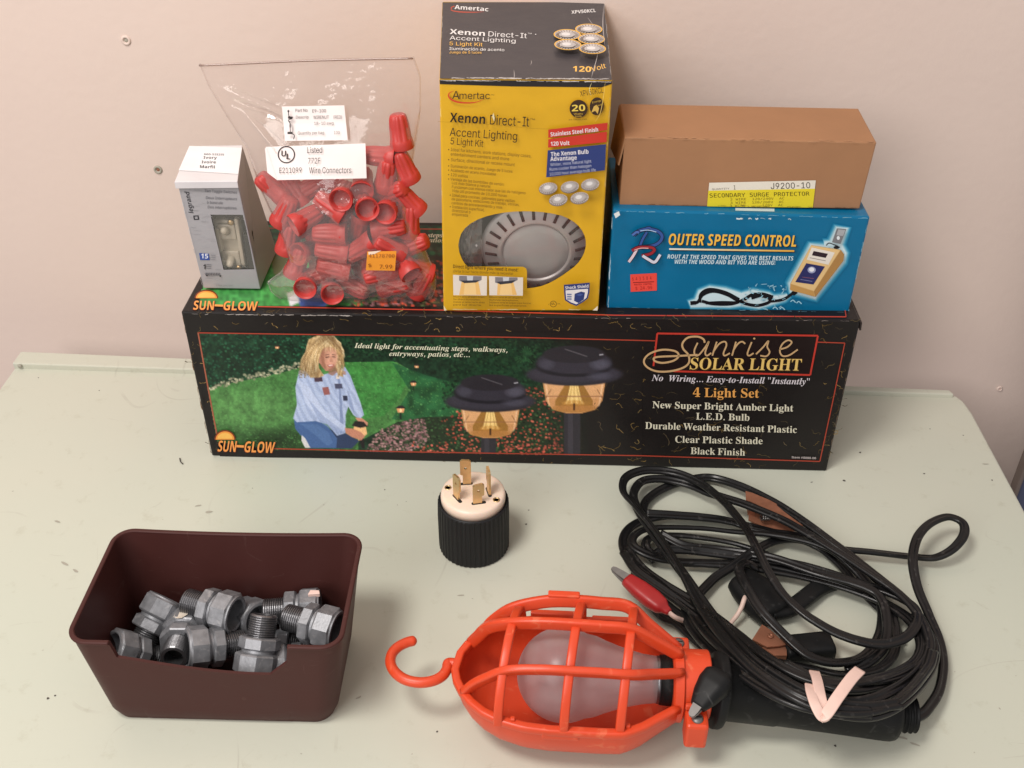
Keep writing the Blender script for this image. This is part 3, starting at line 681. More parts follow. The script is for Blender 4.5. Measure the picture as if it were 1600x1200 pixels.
        for k in range(26):
            t = k / 25; x = (1 - t) ** 2 * x0 + 2 * t * (1 - t) * mx + t * t * x1 + 6 * math.sin(t * 9 + ph); y = (1 - t) ** 2 * y0 + 2 * t * (1 - t) * my + t * t * y1
            if 850 < x < 956 and y > 462: continue
            X0, Y0 = 270 + x * .26875, 420 + y * .26875; c.put(c.emask(X0, Y0, 1.0, 1.25, .5) * .5, col * (.75 + .35 * math.sin(t * 3.1)))
    c.poly(z([(858, 500), (880, 462), (915, 452), (948, 470), (956, 520), (944, 566), (922, 594), (894, 592), (868, 560)]), (190, 130, 104))
    c.ell(*z([(925, 520)])[0], 9, 13, (216, 158, 130), .7, .75); c.ell(*z([(905, 545)])[0], 5, 4, (222, 150, 128), .8, .5); c.poly(z([(858, 500), (874, 470), (882, 540), (896, 590), (868, 560)]), (146, 94, 72), .6)
    for q in (((886, 512), (910, 508), (911, 515), (888, 520)), ((926, 508), (947, 510), (946, 516), (927, 515)), ((884, 500), (908, 495), (909, 499), (886, 504)), ((926, 496), (948, 500), (947, 503), (926, 500))): c.poly(z(q), (88, 54, 42), .85)
    c.poly(z([(915, 512), (924, 512), (932, 542), (912, 543)]), (178, 116, 92), .6); c.poly(z([(898, 558), (938, 554), (930, 570), (908, 573)]), (168, 72, 66)); c.poly(z([(903, 560), (933, 557), (927, 564), (908, 566)]), (238, 224, 212))
    for q in range(9): c.poly(z([(870 + q * 9, 440), (876 + q * 9, 440), (868 + q * 10, 478 + 8 * (q % 3)), (864 + q * 10, 470)]), ((202, 168, 116), (166, 130, 82), (220, 192, 142))[q % 3], .8)
    c.poly(z([(895, 392), (935, 392), (975, 450), (990, 500), (960, 470), (920, 430)]), (112, 82, 50), .45)
    c.poly(z([(850, 520), (868, 470), (890, 455), (880, 520), (888, 590), (862, 570)]), (150, 96, 74), .45); c.poly(z([(905, 585), (945, 560), (958, 600), (930, 622), (905, 612)]), (150, 100, 80), .8)
    c.poly(z([(1050, 930), (1062, 900), (1120, 905), (1130, 960), (1080, 1000), (1068, 960)]), (232, 176, 116))
    c.poly(z([(1040, 912), (1060, 885), (1115, 885), (1140, 915), (1090, 925)]), (34, 28, 30)); c.poly(z([(1085, 990), (1110, 985), (1118, 1045), (1100, 1045)]), (30, 26, 28))
    c.poly(z([(1000, 925), (1050, 930), (1095, 950), (1118, 975), (1095, 998), (1040, 978), (1005, 955)]), (190, 122, 96)); c.poly(z([(1060, 865), (1100, 868), (1135, 895), (1130, 915), (1110, 890), (1075, 885)]), (196, 130, 104))
    # two big lamps
    def lamp(cx, top, s):
        Y = lambda v: top + v * s; X = lambda u: cx + u * s
        c.poly([(X(-16), Y(96)), (X(10), Y(96)), (X(10), 716), (X(-16), 716)], (46, 43, 50)); c.poly([(X(-10), Y(96)), (X(-2), Y(96)), (X(-2), 716), (X(-10), 716)], (66, 62, 72), .6)
        c.poly([(X(-50), Y(58)), (X(50), Y(58)), (X(45), Y(88)), (X(34), Y(102)), (X(12), Y(108)), (X(-12), Y(108)), (X(-34), Y(102)), (X(-45), Y(88))], (204, 142, 84))
        c.poly([(X(-48), Y(58)), (X(48), Y(58)), (X(44), Y(84)), (X(-44), Y(84))], (222, 164, 108), .8)
        c.poly([(X(-12), Y(58)), (X(12), Y(58)), (X(30), Y(88)), (X(30), Y(96)), (X(-30), Y(96)), (X(-30), Y(88))], (158, 108, 40))
        c.poly([(X(-6), Y(60)), (X(6), Y(60)), (X(12), Y(94)), (X(-12), Y(94))], (246, 208, 120), .9); c.ell(X(0), Y(92), 18 * s, 5 * s, (206, 146, 60), .3, .8)
        for q in range(-4, 5): c.poly([(X(q * 1.6), Y(62)), (X(q * 1.6 + .7), Y(62)), (X(q * 4.4 + .9), Y(93)), (X(q * 4.4 - .4), Y(93))], (255, 226, 150) if q % 2 else (140, 92, 34), .5)
        for q in (-1, 1): c.poly([(X(q * 44), Y(84)), (X(q * 36), Y(70)), (X(q * 37), Y(69)), (X(q * 46), Y(83))], (120, 72, 40), .6); c.poly([(X(q * 47), Y(60)), (X(q * 44), Y(60)), (X(q * 38), Y(98)), (X(q * 41), Y(96))], (248, 204, 160), .5)
        c.ell(X(0), Y(100), 34 * s, 7 * s, (168, 108, 40), .3, .7); c.poly([(X(-1.6), Y(92)), (X(1.6), Y(92)), (X(1.6), Y(103)), (X(-1.6), Y(103))], (70, 40, 20))
        c.poly([(X(-47), Y(80)), (X(47), Y(80)), (X(46), Y(82)), (X(-46), Y(82))], (150, 96, 60), .7)
        c.ell(X(0), Y(47), 76 * s, 17 * s, (44, 41, 50), .12); c.ell(X(0), Y(44), 74 * s, 15 * s, (56, 53, 66), .25, .7)
        c.ell(X(0), Y(32), 62 * s, 18 * s, (30, 28, 36), .12); c.ell(X(0), Y(26), 60 * s, 19 * s, (48, 45, 56), .12)
        c.ell(X(42), Y(30), 15 * s, 8 * s, (92, 92, 110), .8, .6); c.ell(X(-44), Y(30), 12 * s, 8 * s, (76, 76, 92), .8, .5); c.ell(X(40), Y(48), 18 * s, 6 * s, (80, 80, 98), .8, .5)
        c.ell(X(0), Y(14), 50 * s, 14 * s, (40, 37, 44), .12); c.poly([(X(-16), Y(6)), (X(-14), Y(5)), (X(22), Y(17)), (X(20), Y(18))], (96, 92, 98), .8); c.poly([(X(40), Y(14)), (X(47), Y(13)), (X(47), Y(15)), (X(40), Y(16))], (150, 150, 160))
    fade = np.clip((c.X - 852) / 70, 0, 1); c.put(fade, BG)
    c.put(np.clip((c.X - 730) / 150, 0, 1) * np.clip((548 - c.Y) / 34, 0, .8), BG)
    lamp(766, 585, .92); lamp(897, 540, .98)
    # ragged outside of the picture
    gy = c.a.mean(2, keepdims=True); c.a = c.a * .84 + gy * .16; c.a = c.a * (1 + .10 * (np.random.default_rng(3).random((c.H, c.W, 1)) - .5))
    out = 1 - c.mask([(311, 521.5), (1002, 531.5), (1002, 713.5), (430, 703), (337, 690)])
    c.put(out, BG); return c.a
BG = np.array([25, 21, 21.])
F.grid(309, 519, 1004, 715, garden_picture(), h=F.nxt(), clip=[(307, 516), (1010, 516), (1010, 720), (344, 720)])
veins(F, lambda g: (g.uniform(925, 1000), g.uniform(540, 705)), 26, 8)
F.nxt(); RED = ink(168, 66, 48)
F.line([(309, 520), (540, 523.5), (800, 527), (1024, 532.5)], 1.7, RED); F.line([(1276, 534.5), (1320, 536)], 1.7, RED); F.line([(1320, 536), (1301, 628), (1281, 721)], 1.7, RED)
F.line([(1281, 721), (1000, 712), (640, 706), (428, 701)], 1.7, RED); F.line([(309.5, 520), (324, 600), (339, 680)], 2.2, ink(160, 92, 70))
# title block
F.poly([(1026, 521), (1278, 524), (1266, 586), (1040, 581), (1020, 573)], ink(30, 18, 18))
for a, b in (((1027, 521), (1278, 524.5)), ((1278, 524.5), (1266, 586)), ((1266, 586), (1052, 580)), ((1027, 521), (1021, 572))): F.line([a, b], 2.8, ink(190, 58, 46))
zz = lambda pts: [(960 + x / 4, 470 + y / 4) for x, y in pts]
TAN = ink(196, 162, 118)
F.curve(zz([(565, 262), (556, 240), (520, 224), (460, 230), (426, 265), (430, 300), (462, 338), (466, 385), (430, 418), (350, 440), (262, 440), (202, 412), (185, 372), (222, 330), (300, 306), (380, 315), (402, 344), (370, 374), (300, 388), (250, 374), (262, 352), (390, 345), (520, 338)]), 3.0, TAN)
for L_ in ([(520, 268), (500, 310), (505, 338), (530, 334), (570, 290), (590, 262), (568, 320), (578, 340), (605, 325)], [(640, 262), (626, 300), (612, 340)], [(618, 318), (655, 274), (690, 262), (700, 282), (682, 325), (690, 340), (722, 326)],
           [(760, 262), (748, 300), (735, 340)], [(742, 312), (772, 274), (798, 262), (818, 274)], [(858, 264), (832, 325), (842, 340), (870, 326)], [(885, 332), (930, 292), (962, 258), (955, 290), (970, 320), (950, 343), (912, 340)], [(1032, 306), (1080, 292), (1108, 266), (1085, 254), (1050, 275), (1034, 312), (1050, 341), (1092, 338), (1146, 306)]):
    F.curve(zz([(x, (y - 300) * 1.12 + 298) for x, y in L_]), 2.5, TAN)
F.ell(*zz([(874, 236)])[0], 1.7, 1.5, TAN)
F.text('SOLAR LIGHT', (1079, 578.5), (1252, 580.5), 18, ink(70, 50, 20), 'serif', .012, .12); F.text('SOLAR LIGHT', (1077.5, 577), (1251, 579), 18, ink(226, 192, 112), 'serif', 0, .12)
for t, p0, p1, cp, cl, st in (('No  Wiring... Easy-to-Install "Instantly"', (1018, 595), (1265, 601), 9.5, (214, 208, 214), 'serif_italic'), ('4 Light Set', (1082.5, 620), (1186, 621.5), 14, (226, 164, 88), 'serif'),
        ('New Super Bright Amber Light', (1019.5, 637.5), (1239.5, 643), 10.5, (222, 218, 196), 'serif'), ('L.E.D. Bulb', (1087.5, 655.5), (1171, 657.5), 10.5, (222, 218, 196), 'serif'),
        ('Durable Weather Resistant Plastic', (1008, 670), (1245, 676.5), 10.5, (222, 218, 196), 'serif'), ('Clear Plastic Shade', (1055, 691.5), (1191.5, 694), 10.5, (222, 218, 196), 'serif'),
        ('Black Finish', (1079, 709.5), (1164, 712), 10.5, (222, 218, 196), 'serif'), ('Item #8888-00', (1237, 716), (1275, 717.5), 3.2, (190, 180, 180), 'bold'),
        ('Ideal light for accentuating steps, walkways,', (553.5, 543.5), (793, 550.5), 7.6, (222, 222, 196), 'serif_italic'), ('entryways, patios, etc...', (608, 556), (734, 558), 7.6, (222, 222, 196), 'serif_italic')):
    F.text(t, p0, p1, cp, ink(*cl), st)
def sun_logo(F, p0, p1, cap, sx, sy, rx, ry):
    F.ell(sx, sy, rx + 2.0, ry + 2.0, ink(120, 52, 28), a0=180, a1=360); F.ell(sx, sy, rx, ry, ink(232, 150, 66), a0=180, a1=360); F.ell(sx, sy - ry * .12, rx * .82, ry * .7, ink(240, 186, 92), a0=180, a1=360)
    F.text('SUN', p0, (p0[0] + (p1[0] - p0[0]) * .33, p0[1] + (p1[1] - p0[1]) * .33), cap, ink(120, 42, 24), 'bold', .05, .12)
    F.text('GLOW', (p0[0] + (p1[0] - p0[0]) * .46, p0[1] + (p1[1] - p0[1]) * .46), p1, cap, ink(120, 42, 24), 'bold', .05, .12)
    F.text('SUN', (p0[0] + .8, p0[1] - .8), (p0[0] + (p1[0] - p0[0]) * .32, p0[1] + (p1[1] - p0[1]) * .33 - .8), cap * .93, ink(240, 158, 82), 'bold', 0, .12)
    F.text('GLOW', (p0[0] + (p1[0] - p0[0]) * .47, p0[1] + (p1[1] - p0[1]) * .46 - .8), (p1[0] - .8, p1[1] - .8), cap * .93, ink(240, 158, 82), 'bold', 0, .12)
    q = p0[0] + (p1[0] - p0[0]) * .35; F.line([(q - 1, p0[1] - cap * .5), (q + (p1[0] - p0[0]) * .12, p0[1] - cap * .46)], cap * .2, ink(240, 158, 82))
sun_logo(F, (339, 706), (428.5, 708.5), 18, 351.5, 687, 14.5, 13)
worn_edge(F, (286, 490.5), (560, 493.5), ink(190, 182, 178), 26, (.5, 1.8), (4, 22), 3, .7); worn_edge(F, (560, 493.5), (1340, 501.5), ink(150, 140, 134), 24, (.4, 1.1), (3, 16), 4, .7)
worn_edge(F, (285, 494), (330, 708), ink(120, 88, 60), 26, (.5, 1.3), (4, 14), 5, .5); worn_edge(F, (1342, 504), (1290, 733), ink(130, 110, 90), 14, (.4, 1.2), (3, 10), 6, .5)
# lid
T = Face(mb, C1['TL'], C1['up'])
T.nxt()
def lid_picture():
    c = Canvas(300, 346, 1320, 484, 400, 62, (38, 36, 30))
    n1, n2 = c.noise(12, 41), c.noise(5, 42); c.a *= (.75 + .5 * n1)[..., None]
    any_ = lambda x0, y0, x1, y1: (lambda g: (g.uniform(x0, x1), g.uniform(y0, y1)))
    c.dabs(500, any_(320, 347, 720, 400), [(24, 74, 50), (30, 96, 64), (18, 50, 36), (70, 76, 60)], (3, 7), 43)
    c.put(c.mask([(300, 400), (420, 398), (520, 404), (640, 420), (600, 470), (560, 482), (300, 484)]), np.stack([0 * n1 + 62, 0 * n1 + 132, 0 * n1 + 66], 2) * (.8 + .4 * n2)[..., None])
    c.poly([(412, 392), (470, 396), (460, 440), (420, 430)], (112, 104, 78), .8)
    c.poly([(455, 466), (462, 452), (500, 448), (520, 470), (500, 484), (462, 484)], (56, 80, 140)); c.poly([(440, 462), (452, 456), (462, 476), (446, 484)], (206, 206, 210))
    c.dabs(420, any_(545, 405, 705, 484), [(196, 78, 56), (60, 80, 46), (150, 104, 108), (30, 40, 26), (176, 64, 46)], (2, 4.5), 44)
    c.put(np.clip((c.X - 690) / 60, 0, 1), BG); return c.a
T.grid(312, 352, 1300, 479, lid_picture(), h=T.nxt(), clip=[(300, 482), (361, 351), (1278, 351), (1325, 482)])
T.nxt(); veins(T, lambda g: (g.uniform(300, 1330), g.uniform(484, 491)), 34, 11, .8)
T.line([(403, 479), (690, 484.5), (960, 492.5), (1322, 495)], 1.7, ink(190, 70, 52)); T.line([(318, 356), (690, 358), (1310, 366)], 1.7, ink(150, 66, 50)); T.line([(1322, 495), (1304, 366)], 1.6, ink(170, 66, 50))
T.text('Ideal for accentuating steps,', (560, 369), (694, 371), 7, ink(210, 204, 186), 'serif_italic'); T.text('walkways, patios', (610, 377), (694, 379), 7, ink(210, 204, 186), 'serif_italic')
sun_logo(T, (301, 484.5), (402, 486), 15, 322.5, 466, 16.5, 11.5)
mb.build('card_body', M['card_gloss'], o1)
# pulled-up right end flap of the lid
mb = MB(); e0, e1 = C1['TR'], C1['KR']; dx = unit(C1['TR'] - C1['TL'])
P = [e0 + dx * .0002 + V(0, 0, -.002), e1 + dx * .0002 + V(0, 0, -.002), e1 + dx * .0008 + V(0, 0, -.012), e0 + dx * .0008 + V(0, 0, -.009)]
P = P + [p + dx * .0012 for p in P]
mb.add(P, [(0, 1, 2, 3), (7, 6, 5, 4), (0, 4, 5, 1), (2, 6, 7, 3), (1, 5, 6, 2), (0, 3, 7, 4)], 0, ink(46, 38, 36))
mb.build('end_flap', M['card_gloss'], o1, recalc=True)
# ------------------------------------------------------------------ yellow and black accent light carton
C2 = carton(H1, dict(bl=(693, 486), br=(935, 486), tl=(686.5, 123), tr=(957, 125.5)), back=((691, 3), (944, 3)))
YEL = ink(214, 166, 32); CHAR = ink(62, 58, 61)
o2 = thing('accent_light_carton', 'tall yellow carton with black lid and oval window, tallest on the long carton', 'carton', C2['base'])
a2 = lambda pts: [(670 + x * .21663, y * .21663) for x, y in pts]
a3 = lambda pts: [(670 + x * .22496, 230 + y * .22496) for x, y in pts]
WIN2 = a3([(205, 680), (212, 640), (225, 600), (252, 562), (290, 530), (340, 502), (400, 480), (460, 465), (520, 455), (590, 448), (660, 445), (730, 447), (800, 452), (862, 462), (920, 475), (968, 495), (1010, 520), (1042, 548), (1065, 580), (1082, 614), (1090, 650), (1090, 690), (1080, 730), (1063, 766), (1040, 800), (1008, 832), (970, 860), (928, 890), (880, 920), (832, 945), (780, 965), (730, 975), (682, 980), (682, 860), (676, 842), (655, 830), (270, 828), (248, 806), (230, 775), (212, 730)])
def windowed(mb, C, win, col, bevel=.0012):
    """a carton whose front card has a hole; returns its front face for print"""
    rim = hexa(mb, C['c8'], bevel, 2, 0, col, skip=('front',))['front']
    d = unit(C['BR'] - C['BL']); n = C['n']; u = unit(np.cross(n, d)); u = u if u[2] > 0 else -u; P0 = C['BL']
    to2 = lambda p: (float(np.dot(p - P0, d)), float(np.dot(p - P0, u)))
    hole = [at_plane(x, y, P0, n) for x, y in win]
    pts, tri = tess([[to2(p) for p in rim], [to2(p) for p in hole]]); Q = [P0 + d * x + u * y for x, y in pts]
    a, b, c = (Q[i] for i in tri[0])
    if np.dot(np.cross(b - a, c - a), n) < 0: tri = [t[::-1] for t in tri]
    mb.add(Q, tri, 0, col)
    return hole
mb = MB(); hole2 = windowed(mb, C2, WIN2, YEL)
# the lid and a strip below it are black print
T2 = Face(mb, C2['TL'], C2['up']); T2.nxt()
T2.poly([(687.2, 122.6), (956.3, 125.0), (943.2, 3.4), (691.5, 3.4)], CHAR)
W = ink(232, 228, 226); Y2 = ink(240, 186, 84)
T2.curve(a2([(160, 62), (168, 76), (230, 86), (330, 88), (400, 84)]), 1.6, ink(190, 70, 44), taper=True); T2.curve(a2([(185, 44), (162, 54), (165, 68)]), 1.4, ink(190, 70, 44))
T2.text('Amertac', (710, 14), (763, 17.8), 6.5, W, 'bold'); T2.text('XPV50KCL', (893, 21.7), (931, 18.7), 5.2, W, 'bold')
T2.text('Xenon', (702.5, 53), (757.5, 56.3), 7.8, W, 'bold', .02); T2.text('Direct-It', (763, 56.7), (823, 59.8), 7.8, W, 'sans', .006); T2.text('TM', (824.5, 53), (830.5, 53.5), 2, W); T2.ell(837, 53.6, .9, .7, W)
T2.text('Accent Lighting', (702.5, 61.9), (805.5, 66.9), 6.2, W, 'sans', .008); T2.text('5 Light Kit', (702.3, 70.6), (754, 72.4), 5.6, Y2, 'sans', .01)
T2.text('Iluminaci\u00f3n de acento', (702, 78), (788, 80), 4.4, W, 'sans', .008); T2.text('Juego de 5 luces', (702, 83.4), (752.5, 83.8), 3.8, Y2, 'sans', .006)
def puck_print(F, cx, cy, rx, ry, rot=0.0, ringc=None):
    if ringc: F.ell(cx, cy, rx * 1.09, ry * 1.14, ringc, rot)
    F.ell(cx + (0 if ringc else -.4), cy + (0 if ringc else .8), rx, ry, ink(120, 112, 108), rot); F.ell(cx, cy, rx * .97, ry * .93, ink(208, 200, 196), rot)
    for i in range(22):
        t = 2 * math.pi * i / 22 + .1; c, s = math.cos(rot), math.sin(rot); P = []
        for q in (.66, .93): x, y = rx * q * math.cos(t), ry * q * math.sin(t); P.append((cx + c * x - s * y, cy + s * x + c * y))
        F.line(P, .85, ink(112, 96, 86))
    F.ell(cx, cy, rx * .58, ry * .58, ink(184, 178, 176), rot); F.ell(cx - rx * .1, cy - ry * .12, rx * .36, ry * .34, ink(222, 218, 216), rot)
for x, y in ((920, 45.5), (886.2, 54), (924, 60.6), (887.3, 69.7), (925.6, 75.8)): puck_print(T2, x, y, 19.5, 7.4, .03, Y2)
T2.text('120', (895, 111.5), (923.5, 112.3), 8.4, Y2, 'bold', .04); T2.text('Volt', (924.8, 112), (947, 106), 7.6, Y2, 'sans', .008)
CR = ink(176, 168, 164)
T2.curve([(803, 124), (803.6, 117), (803, 109)], .9, CR, taper=True); T2.curve([(829, 102), (830.5, 97), (829.5, 94)], .7, CR, taper=True)
T2.curve([(924, 122), (927, 110), (931, 97), (934, 84)], 1.0, CR, taper=True); T2.curve([(918, 27), (923, 34), (927, 39)], .6, CR, taper=True); T2.curve([(943, 10), (942, 40), (945, 70)], 1.2, CR, taper=True)
worn_edge(T2, (688, 121.5), (956, 123.5), ink(188, 182, 178), 46, (.5, 2.4), (4, 24), 21, .8); worn_edge(T2, (955, 120), (944, 6), ink(150, 145, 142), 22, (.4, 1.3), (4, 14), 22, .5); worn_edge(T2, (688, 120), (692, 8), ink(140, 135, 130), 10, (.3, 1.0), (3, 10), 23, .4)
F2 = Face(mb, C2['BL'], C2['n']); F2.nxt()
F2.poly([(687, 124.4), (956.4, 126.8), (956.0, 131), (940, 136.5), (800, 135), (687.2, 131.5)], ink(36, 33, 35))
worn_edge(F2, (688, 125.6), (955, 128), ink(206, 200, 196), 36, (.5, 1.8), (4, 20), 24, .5)
BK = ink(44, 34, 24); BR = ink(92, 66, 22)
F2.curve(a2([(182, 655), (152, 668), (142, 690), (160, 716), (205, 735), (270, 742), (340, 737), (400, 715)]), 2.6, ink(200, 66, 36), taper=True)
F2.text('A', a2([(168, 714)])[0], a2([(222, 716)])[0], 12.6, BK, 'sans', .008); F2.text('mertac', a2([(222, 714)])[0], a2([(440, 715)])[0], 11, BK, 'sans', .0); F2.text('TM', (767, 149), (772, 149.2), 1.8, BK)
F2.text('XPV50KCL', (907, 150.8), (943, 144.9), 8.8, ink(66, 50, 26))
F2.ell(904, 170, 14, 14, ink(58, 38, 22)); F2.text('20', (893.5, 174), (914.5, 173.2), 10, ink(236, 206, 90), 'bold', .03); F2.text('Watts', (896.5, 179.3), (911, 179), 2.6, ink(220, 180, 70)); F2.text('bulb', (899, 182.6), (909, 182.4), 2.2, ink(220, 180, 70))
F2.ell(932.4, 166, 11, 14, ink(58, 38, 22), .15); F2.poly([(924, 176), (928, 166), (932, 164), (936, 169), (934, 178), (930, 173)], ink(214, 176, 88)); F2.text('Energy', (925.5, 161.5), (940, 158), 2.8, ink(214, 176, 70)); F2.text('Saver', (931, 167), (942, 164), 2.8, ink(214, 176, 70))
F2.text('per fixture, max', (889, 188), (917, 186.8), 2.2, BR)
F2.text('Xenon', a2([(150, 882)])[0], a2([(405, 896)])[0], 15.2, ink(34, 26, 20), 'bold', .012); F2.text('Direct-It', a2([(440, 898)])[0], a2([(722, 914)])[0], 15.2, BK, 'sans'); F2.text('TM', (828, 187), (835.5, 188), 2.6, BK)
F2.text('Accent Lighting', a2([(150, 980)])[0], a2([(636, 1012)])[0], 13, BK, 'sans'); F2.text('5 Light Kit', a2([(155, 1040)])[0], a2([(391, 1061)])[0], 10.5, BK, 'sans')
F2.curve([(684, 190), (760, 194), (840, 201), (900, 201)], .5, ink(180, 136, 20)); F2.poly([(769, 182), (771, 176), (773, 184), (772, 190)], ink(228, 214, 170))
for t, p0, p1, cp in (('\u2022 Ideal for kitchens, work stations, display cases,', (700, 235.6), (830, 246.2), 5), ('entertainment centers and more', (704, 243), (795.5, 250.8), 5), ('\u2022 Surface, directional or recess mount', (700, 251.4), (804, 259.8), 5),
        ('\u2022 Iluminaci\u00f3n de acento, Juego de 5 luces', (700, 261), (800.5, 270), 4.5), ('\u2022 Acabado en acero inoxidable', (700, 267.5), (774.6, 274.5), 4.5), ('\u2022 120 voltios', (700, 274.6), (730.7, 277.8), 4.5),
        ('\u2022 Ventaja de las bombillas de xen\u00f3n:', (700, 281.4), (787.5, 290.4), 4.5), ('Luz m\u00e1s blanca y natural', (706, 287.6), (766.3, 293.4), 4.3), ('Funcionan con menos calor que las de hal\u00f3geno', (706, 294), (821, 303.6), 4.3), ('Vida \u00fatil promedio de 10,000 horas', (706, 299.9), (791.5, 308), 4.3),
        ('\u2022 Ideal para cocinas, gabinetes para vajillas', (702.6, 306.6), (804, 316.2), 4.5), ('de porcelana, estaciones de trabajo, vitrinas,', (705.5, 312.8), (811.3, 322), 4.4), ('centros de entretenimiento y m\u00e1s', (705.5, 319), (784.7, 326.4), 4.4),
        ('\u2022 Instalaci\u00f3n superficial,', (702.6, 324.7), (756.6, 330.2), 4.4), ('direccional o', (706, 330.6), (735, 333.4), 4.4), ('empotrada', (706, 336.6), (731, 338.8), 4.4)):
    F2.text(t, p0, p1, cp, BR, 'sans', .004)
RD = ink(196, 52, 38); BL2 = ink(42, 58, 116); LB = ink(226, 222, 226)
F2.poly([(856.7, 202.5), (949.5, 191.7), (948.6, 203.2), (856.7, 215.5)], RD); F2.poly([(856.7, 217.7), (948.4, 205.6), (947.7, 222), (856.3, 230.7)], RD)
F2.poly([(855.9, 235), (946.9, 225.3), (945, 266), (853.4, 277.2)], BL2)
F2.text('Stainless Steel Finish', (860.6, 213.2), (934.7, 205.4), 6.3, LB, 'bold'); F2.text('120 Volt', (860.6, 227.9), (890, 226.4), 6.3, LB, 'bold')
F2.text('The Xenon Bulb', (860.8, 244.4), (919.7, 240), 6.6, LB, 'bold'); F2.text('Advantage', (860, 251.8), (901.3, 249.4), 6.6, LB, 'bold')
for t, p0, p1 in (('Whiter, more natural light', (860, 259.7), (924, 254)), ('Runs cooler than halogen', (859, 267), (924, 261)), ('10,000 hour average bulb life', (859, 274.5), (931, 267.5))): F2.text(t, p0, p1, 4.6, ink(190, 194, 214), 'sans', .004)
for x, y in ((856.7, 294), (890.5, 291.9), (922.4, 288), (872.5, 312), (905.8, 309)): puck_print(F2, x, y, 14.5, 9.4, -.16)
F2.text('Direct light where you need it most!', (707.8, 418.8), (809.5, 424.4), 5.4, ink(70, 48, 18), 'bold'); F2.text('\u00a1Dirija la luz hacia donde m\u00e1s la necesita!', (707.8, 425.4), (801.6, 429.6), 4, BR)
for k, (x0, y0, x1, y1) in enumerate(((707.8, 429.4, 761, 461.8), (764, 431.4, 817.3, 462))):
    F2.poly([(x0, y0), (x1, y0 + 2.2), (x1 - .4, y1), (x0 + .6, y1 - .6)], ink(222, 212, 200)); m = (x0 + x1) / 2; r = .18 * k
    F2.poly([(m - 13, y0 + 10), (m + 13 - 2 * k, y0 + 10 - 2 * k), (m + 17, y1 - 1), (m - 17 + 3 * k, y1 - 1)], ink(232, 186, 112)); F2.poly([(m - 8, y0 + 12), (m + 8, y0 + 11), (m + 10, y1 - 1), (m - 10, y1 - 1)], ink(238, 202, 140))
    F2.poly([(m - 17, y0 + 1.5), (m + 18, y0 + 2.2), (m + 18, y0 + 8 - 2 * k), (m + 10, y0 + 11.5 - k), (m - 9, y0 + 12.5), (m - 17, y0 + 9 + k)], ink(126, 122, 128)); F2.poly([(m - 5, y0 + 2), (m + 5, y0 + 2), (m + 4, y0 + 11), (m - 4, y0 + 11.5)], ink(198, 200, 206)); F2.poly([(m - 15, y0 + 9), (m + 15, y0 + 8.5 - 2 * k), (m + 9, y0 + 12 - k), (m - 9, y0 + 13)], ink(52, 54, 64))
for k, (x0, x1, ls) in enumerate(((708.3, 757.5, ('Mount lens straight down', 'for direct illumination.', 'Instale el lente hacia abajo', 'para luz directa.')), (764.4, 830, ('Mount lens at an angle to', 'illuminate backsplashes.', 'Instale el lente en \u00e1ngulo para iluminar', 'las superficies posteriores.')))):
    for i, t in enumerate(ls): F2.text(t, (x0, 464.6 + i * 4.2 + k * .8), (x0 + (x1 - x0) * (.98, .86, 1.0, .9)[i] * (.82 if k and i < 2 else 1), 465.4 + i * 4.2 + k * 1.2), 2.6, BR)
sh = [(881, 444.9), (900, 443.6), (921.5, 441.5), (921, 456), (918.6, 466), (911, 472), (900.6, 478), (891, 474.5), (882.6, 469), (881.4, 456)]
F2.poly(sh, BL2); ctr = np.mean(sh, 0); F2.poly([tuple(ctr + (np.array(p) - ctr) * (.88, .86)) for p in sh], ink(224, 220, 222)); F2.poly([(881.6, 445.4), (921, 442), (921, 451), (882, 453.8)], BL2)
F2.text('Shock Shield', (883.4, 452.2), (919.6, 449.2), 4.6, LB, 'bold'); F2.poly([(898, 459), (908, 455.6), (914, 457), (912, 468), (904, 473.5), (897, 470)], BL2); F2.poly([(900, 461), (906, 458.6), (911, 460), (907, 462.5)], ink(70, 88, 150))
for i in range(3): F2.rect(886, 459 + i * 3.6, 893, 461 + i * 3.6, ink(110, 124, 168))
F2.ring([(864.6 + 5.2 * math.cos(t), 475 + 5 * math.sin(t)) for t in np.linspace(0, 6.28, 25)[:-1]], [(864.6 + 4.4 * math.cos(t), 475 + 4.2 * math.sin(t)) for t in np.linspace(0, 6.28, 25)[:-1]], BK)
F2.text('UL', (861.8, 476.6), (867.4, 475.8), 3.6, BK, 'bold'); F2.text('c', (857, 476.4), (858.4, 476.4), 2.4, BK); F2.text('us', (871, 475.6), (875, 475.4), 2.2, BK)
F2.curve([(946, 126), (943, 150), (938, 176), (930, 190)], .8, ink(240, 206, 110), taper=True); F2.curve([(925, 128), (921, 140), (924, 150)], .7, ink(250, 232, 170), taper=True)
worn_edge(F2, (694, 483.5), (934, 484), ink(226, 206, 160), 16, (.4, 1.6), (3, 18), 25, .6); worn_edge(F2, (954.5, 132), (934.5, 480), ink(214, 186, 120), 24, (.4, 1.2), (3, 16), 26, .5); worn_edge(F2, (688, 140), (693.5, 480), ink(226, 206, 150), 14, (.3, 1.0), (3, 14), 27, .4)
F2.poly([(926, 485), (934, 478), (933.6, 485.2)], ink(226, 216, 200)); F2.poly([(693.6, 478), (698, 485), (693.8, 485.4)], ink(226, 212, 180))
mb.build('card_body', M['card'], o2)
mb = MB(); nb = C2['n']; pf = [p - nb * .0006 for p in hole2]; pts, tri = tess([[(float(np.dot(p - C2['BL'], unit(C2['BR'] - C2['BL']))), float(p[2])) for p in pf]])
mb.add(pf, tri); mb.build('window_film', M['film'], o2)
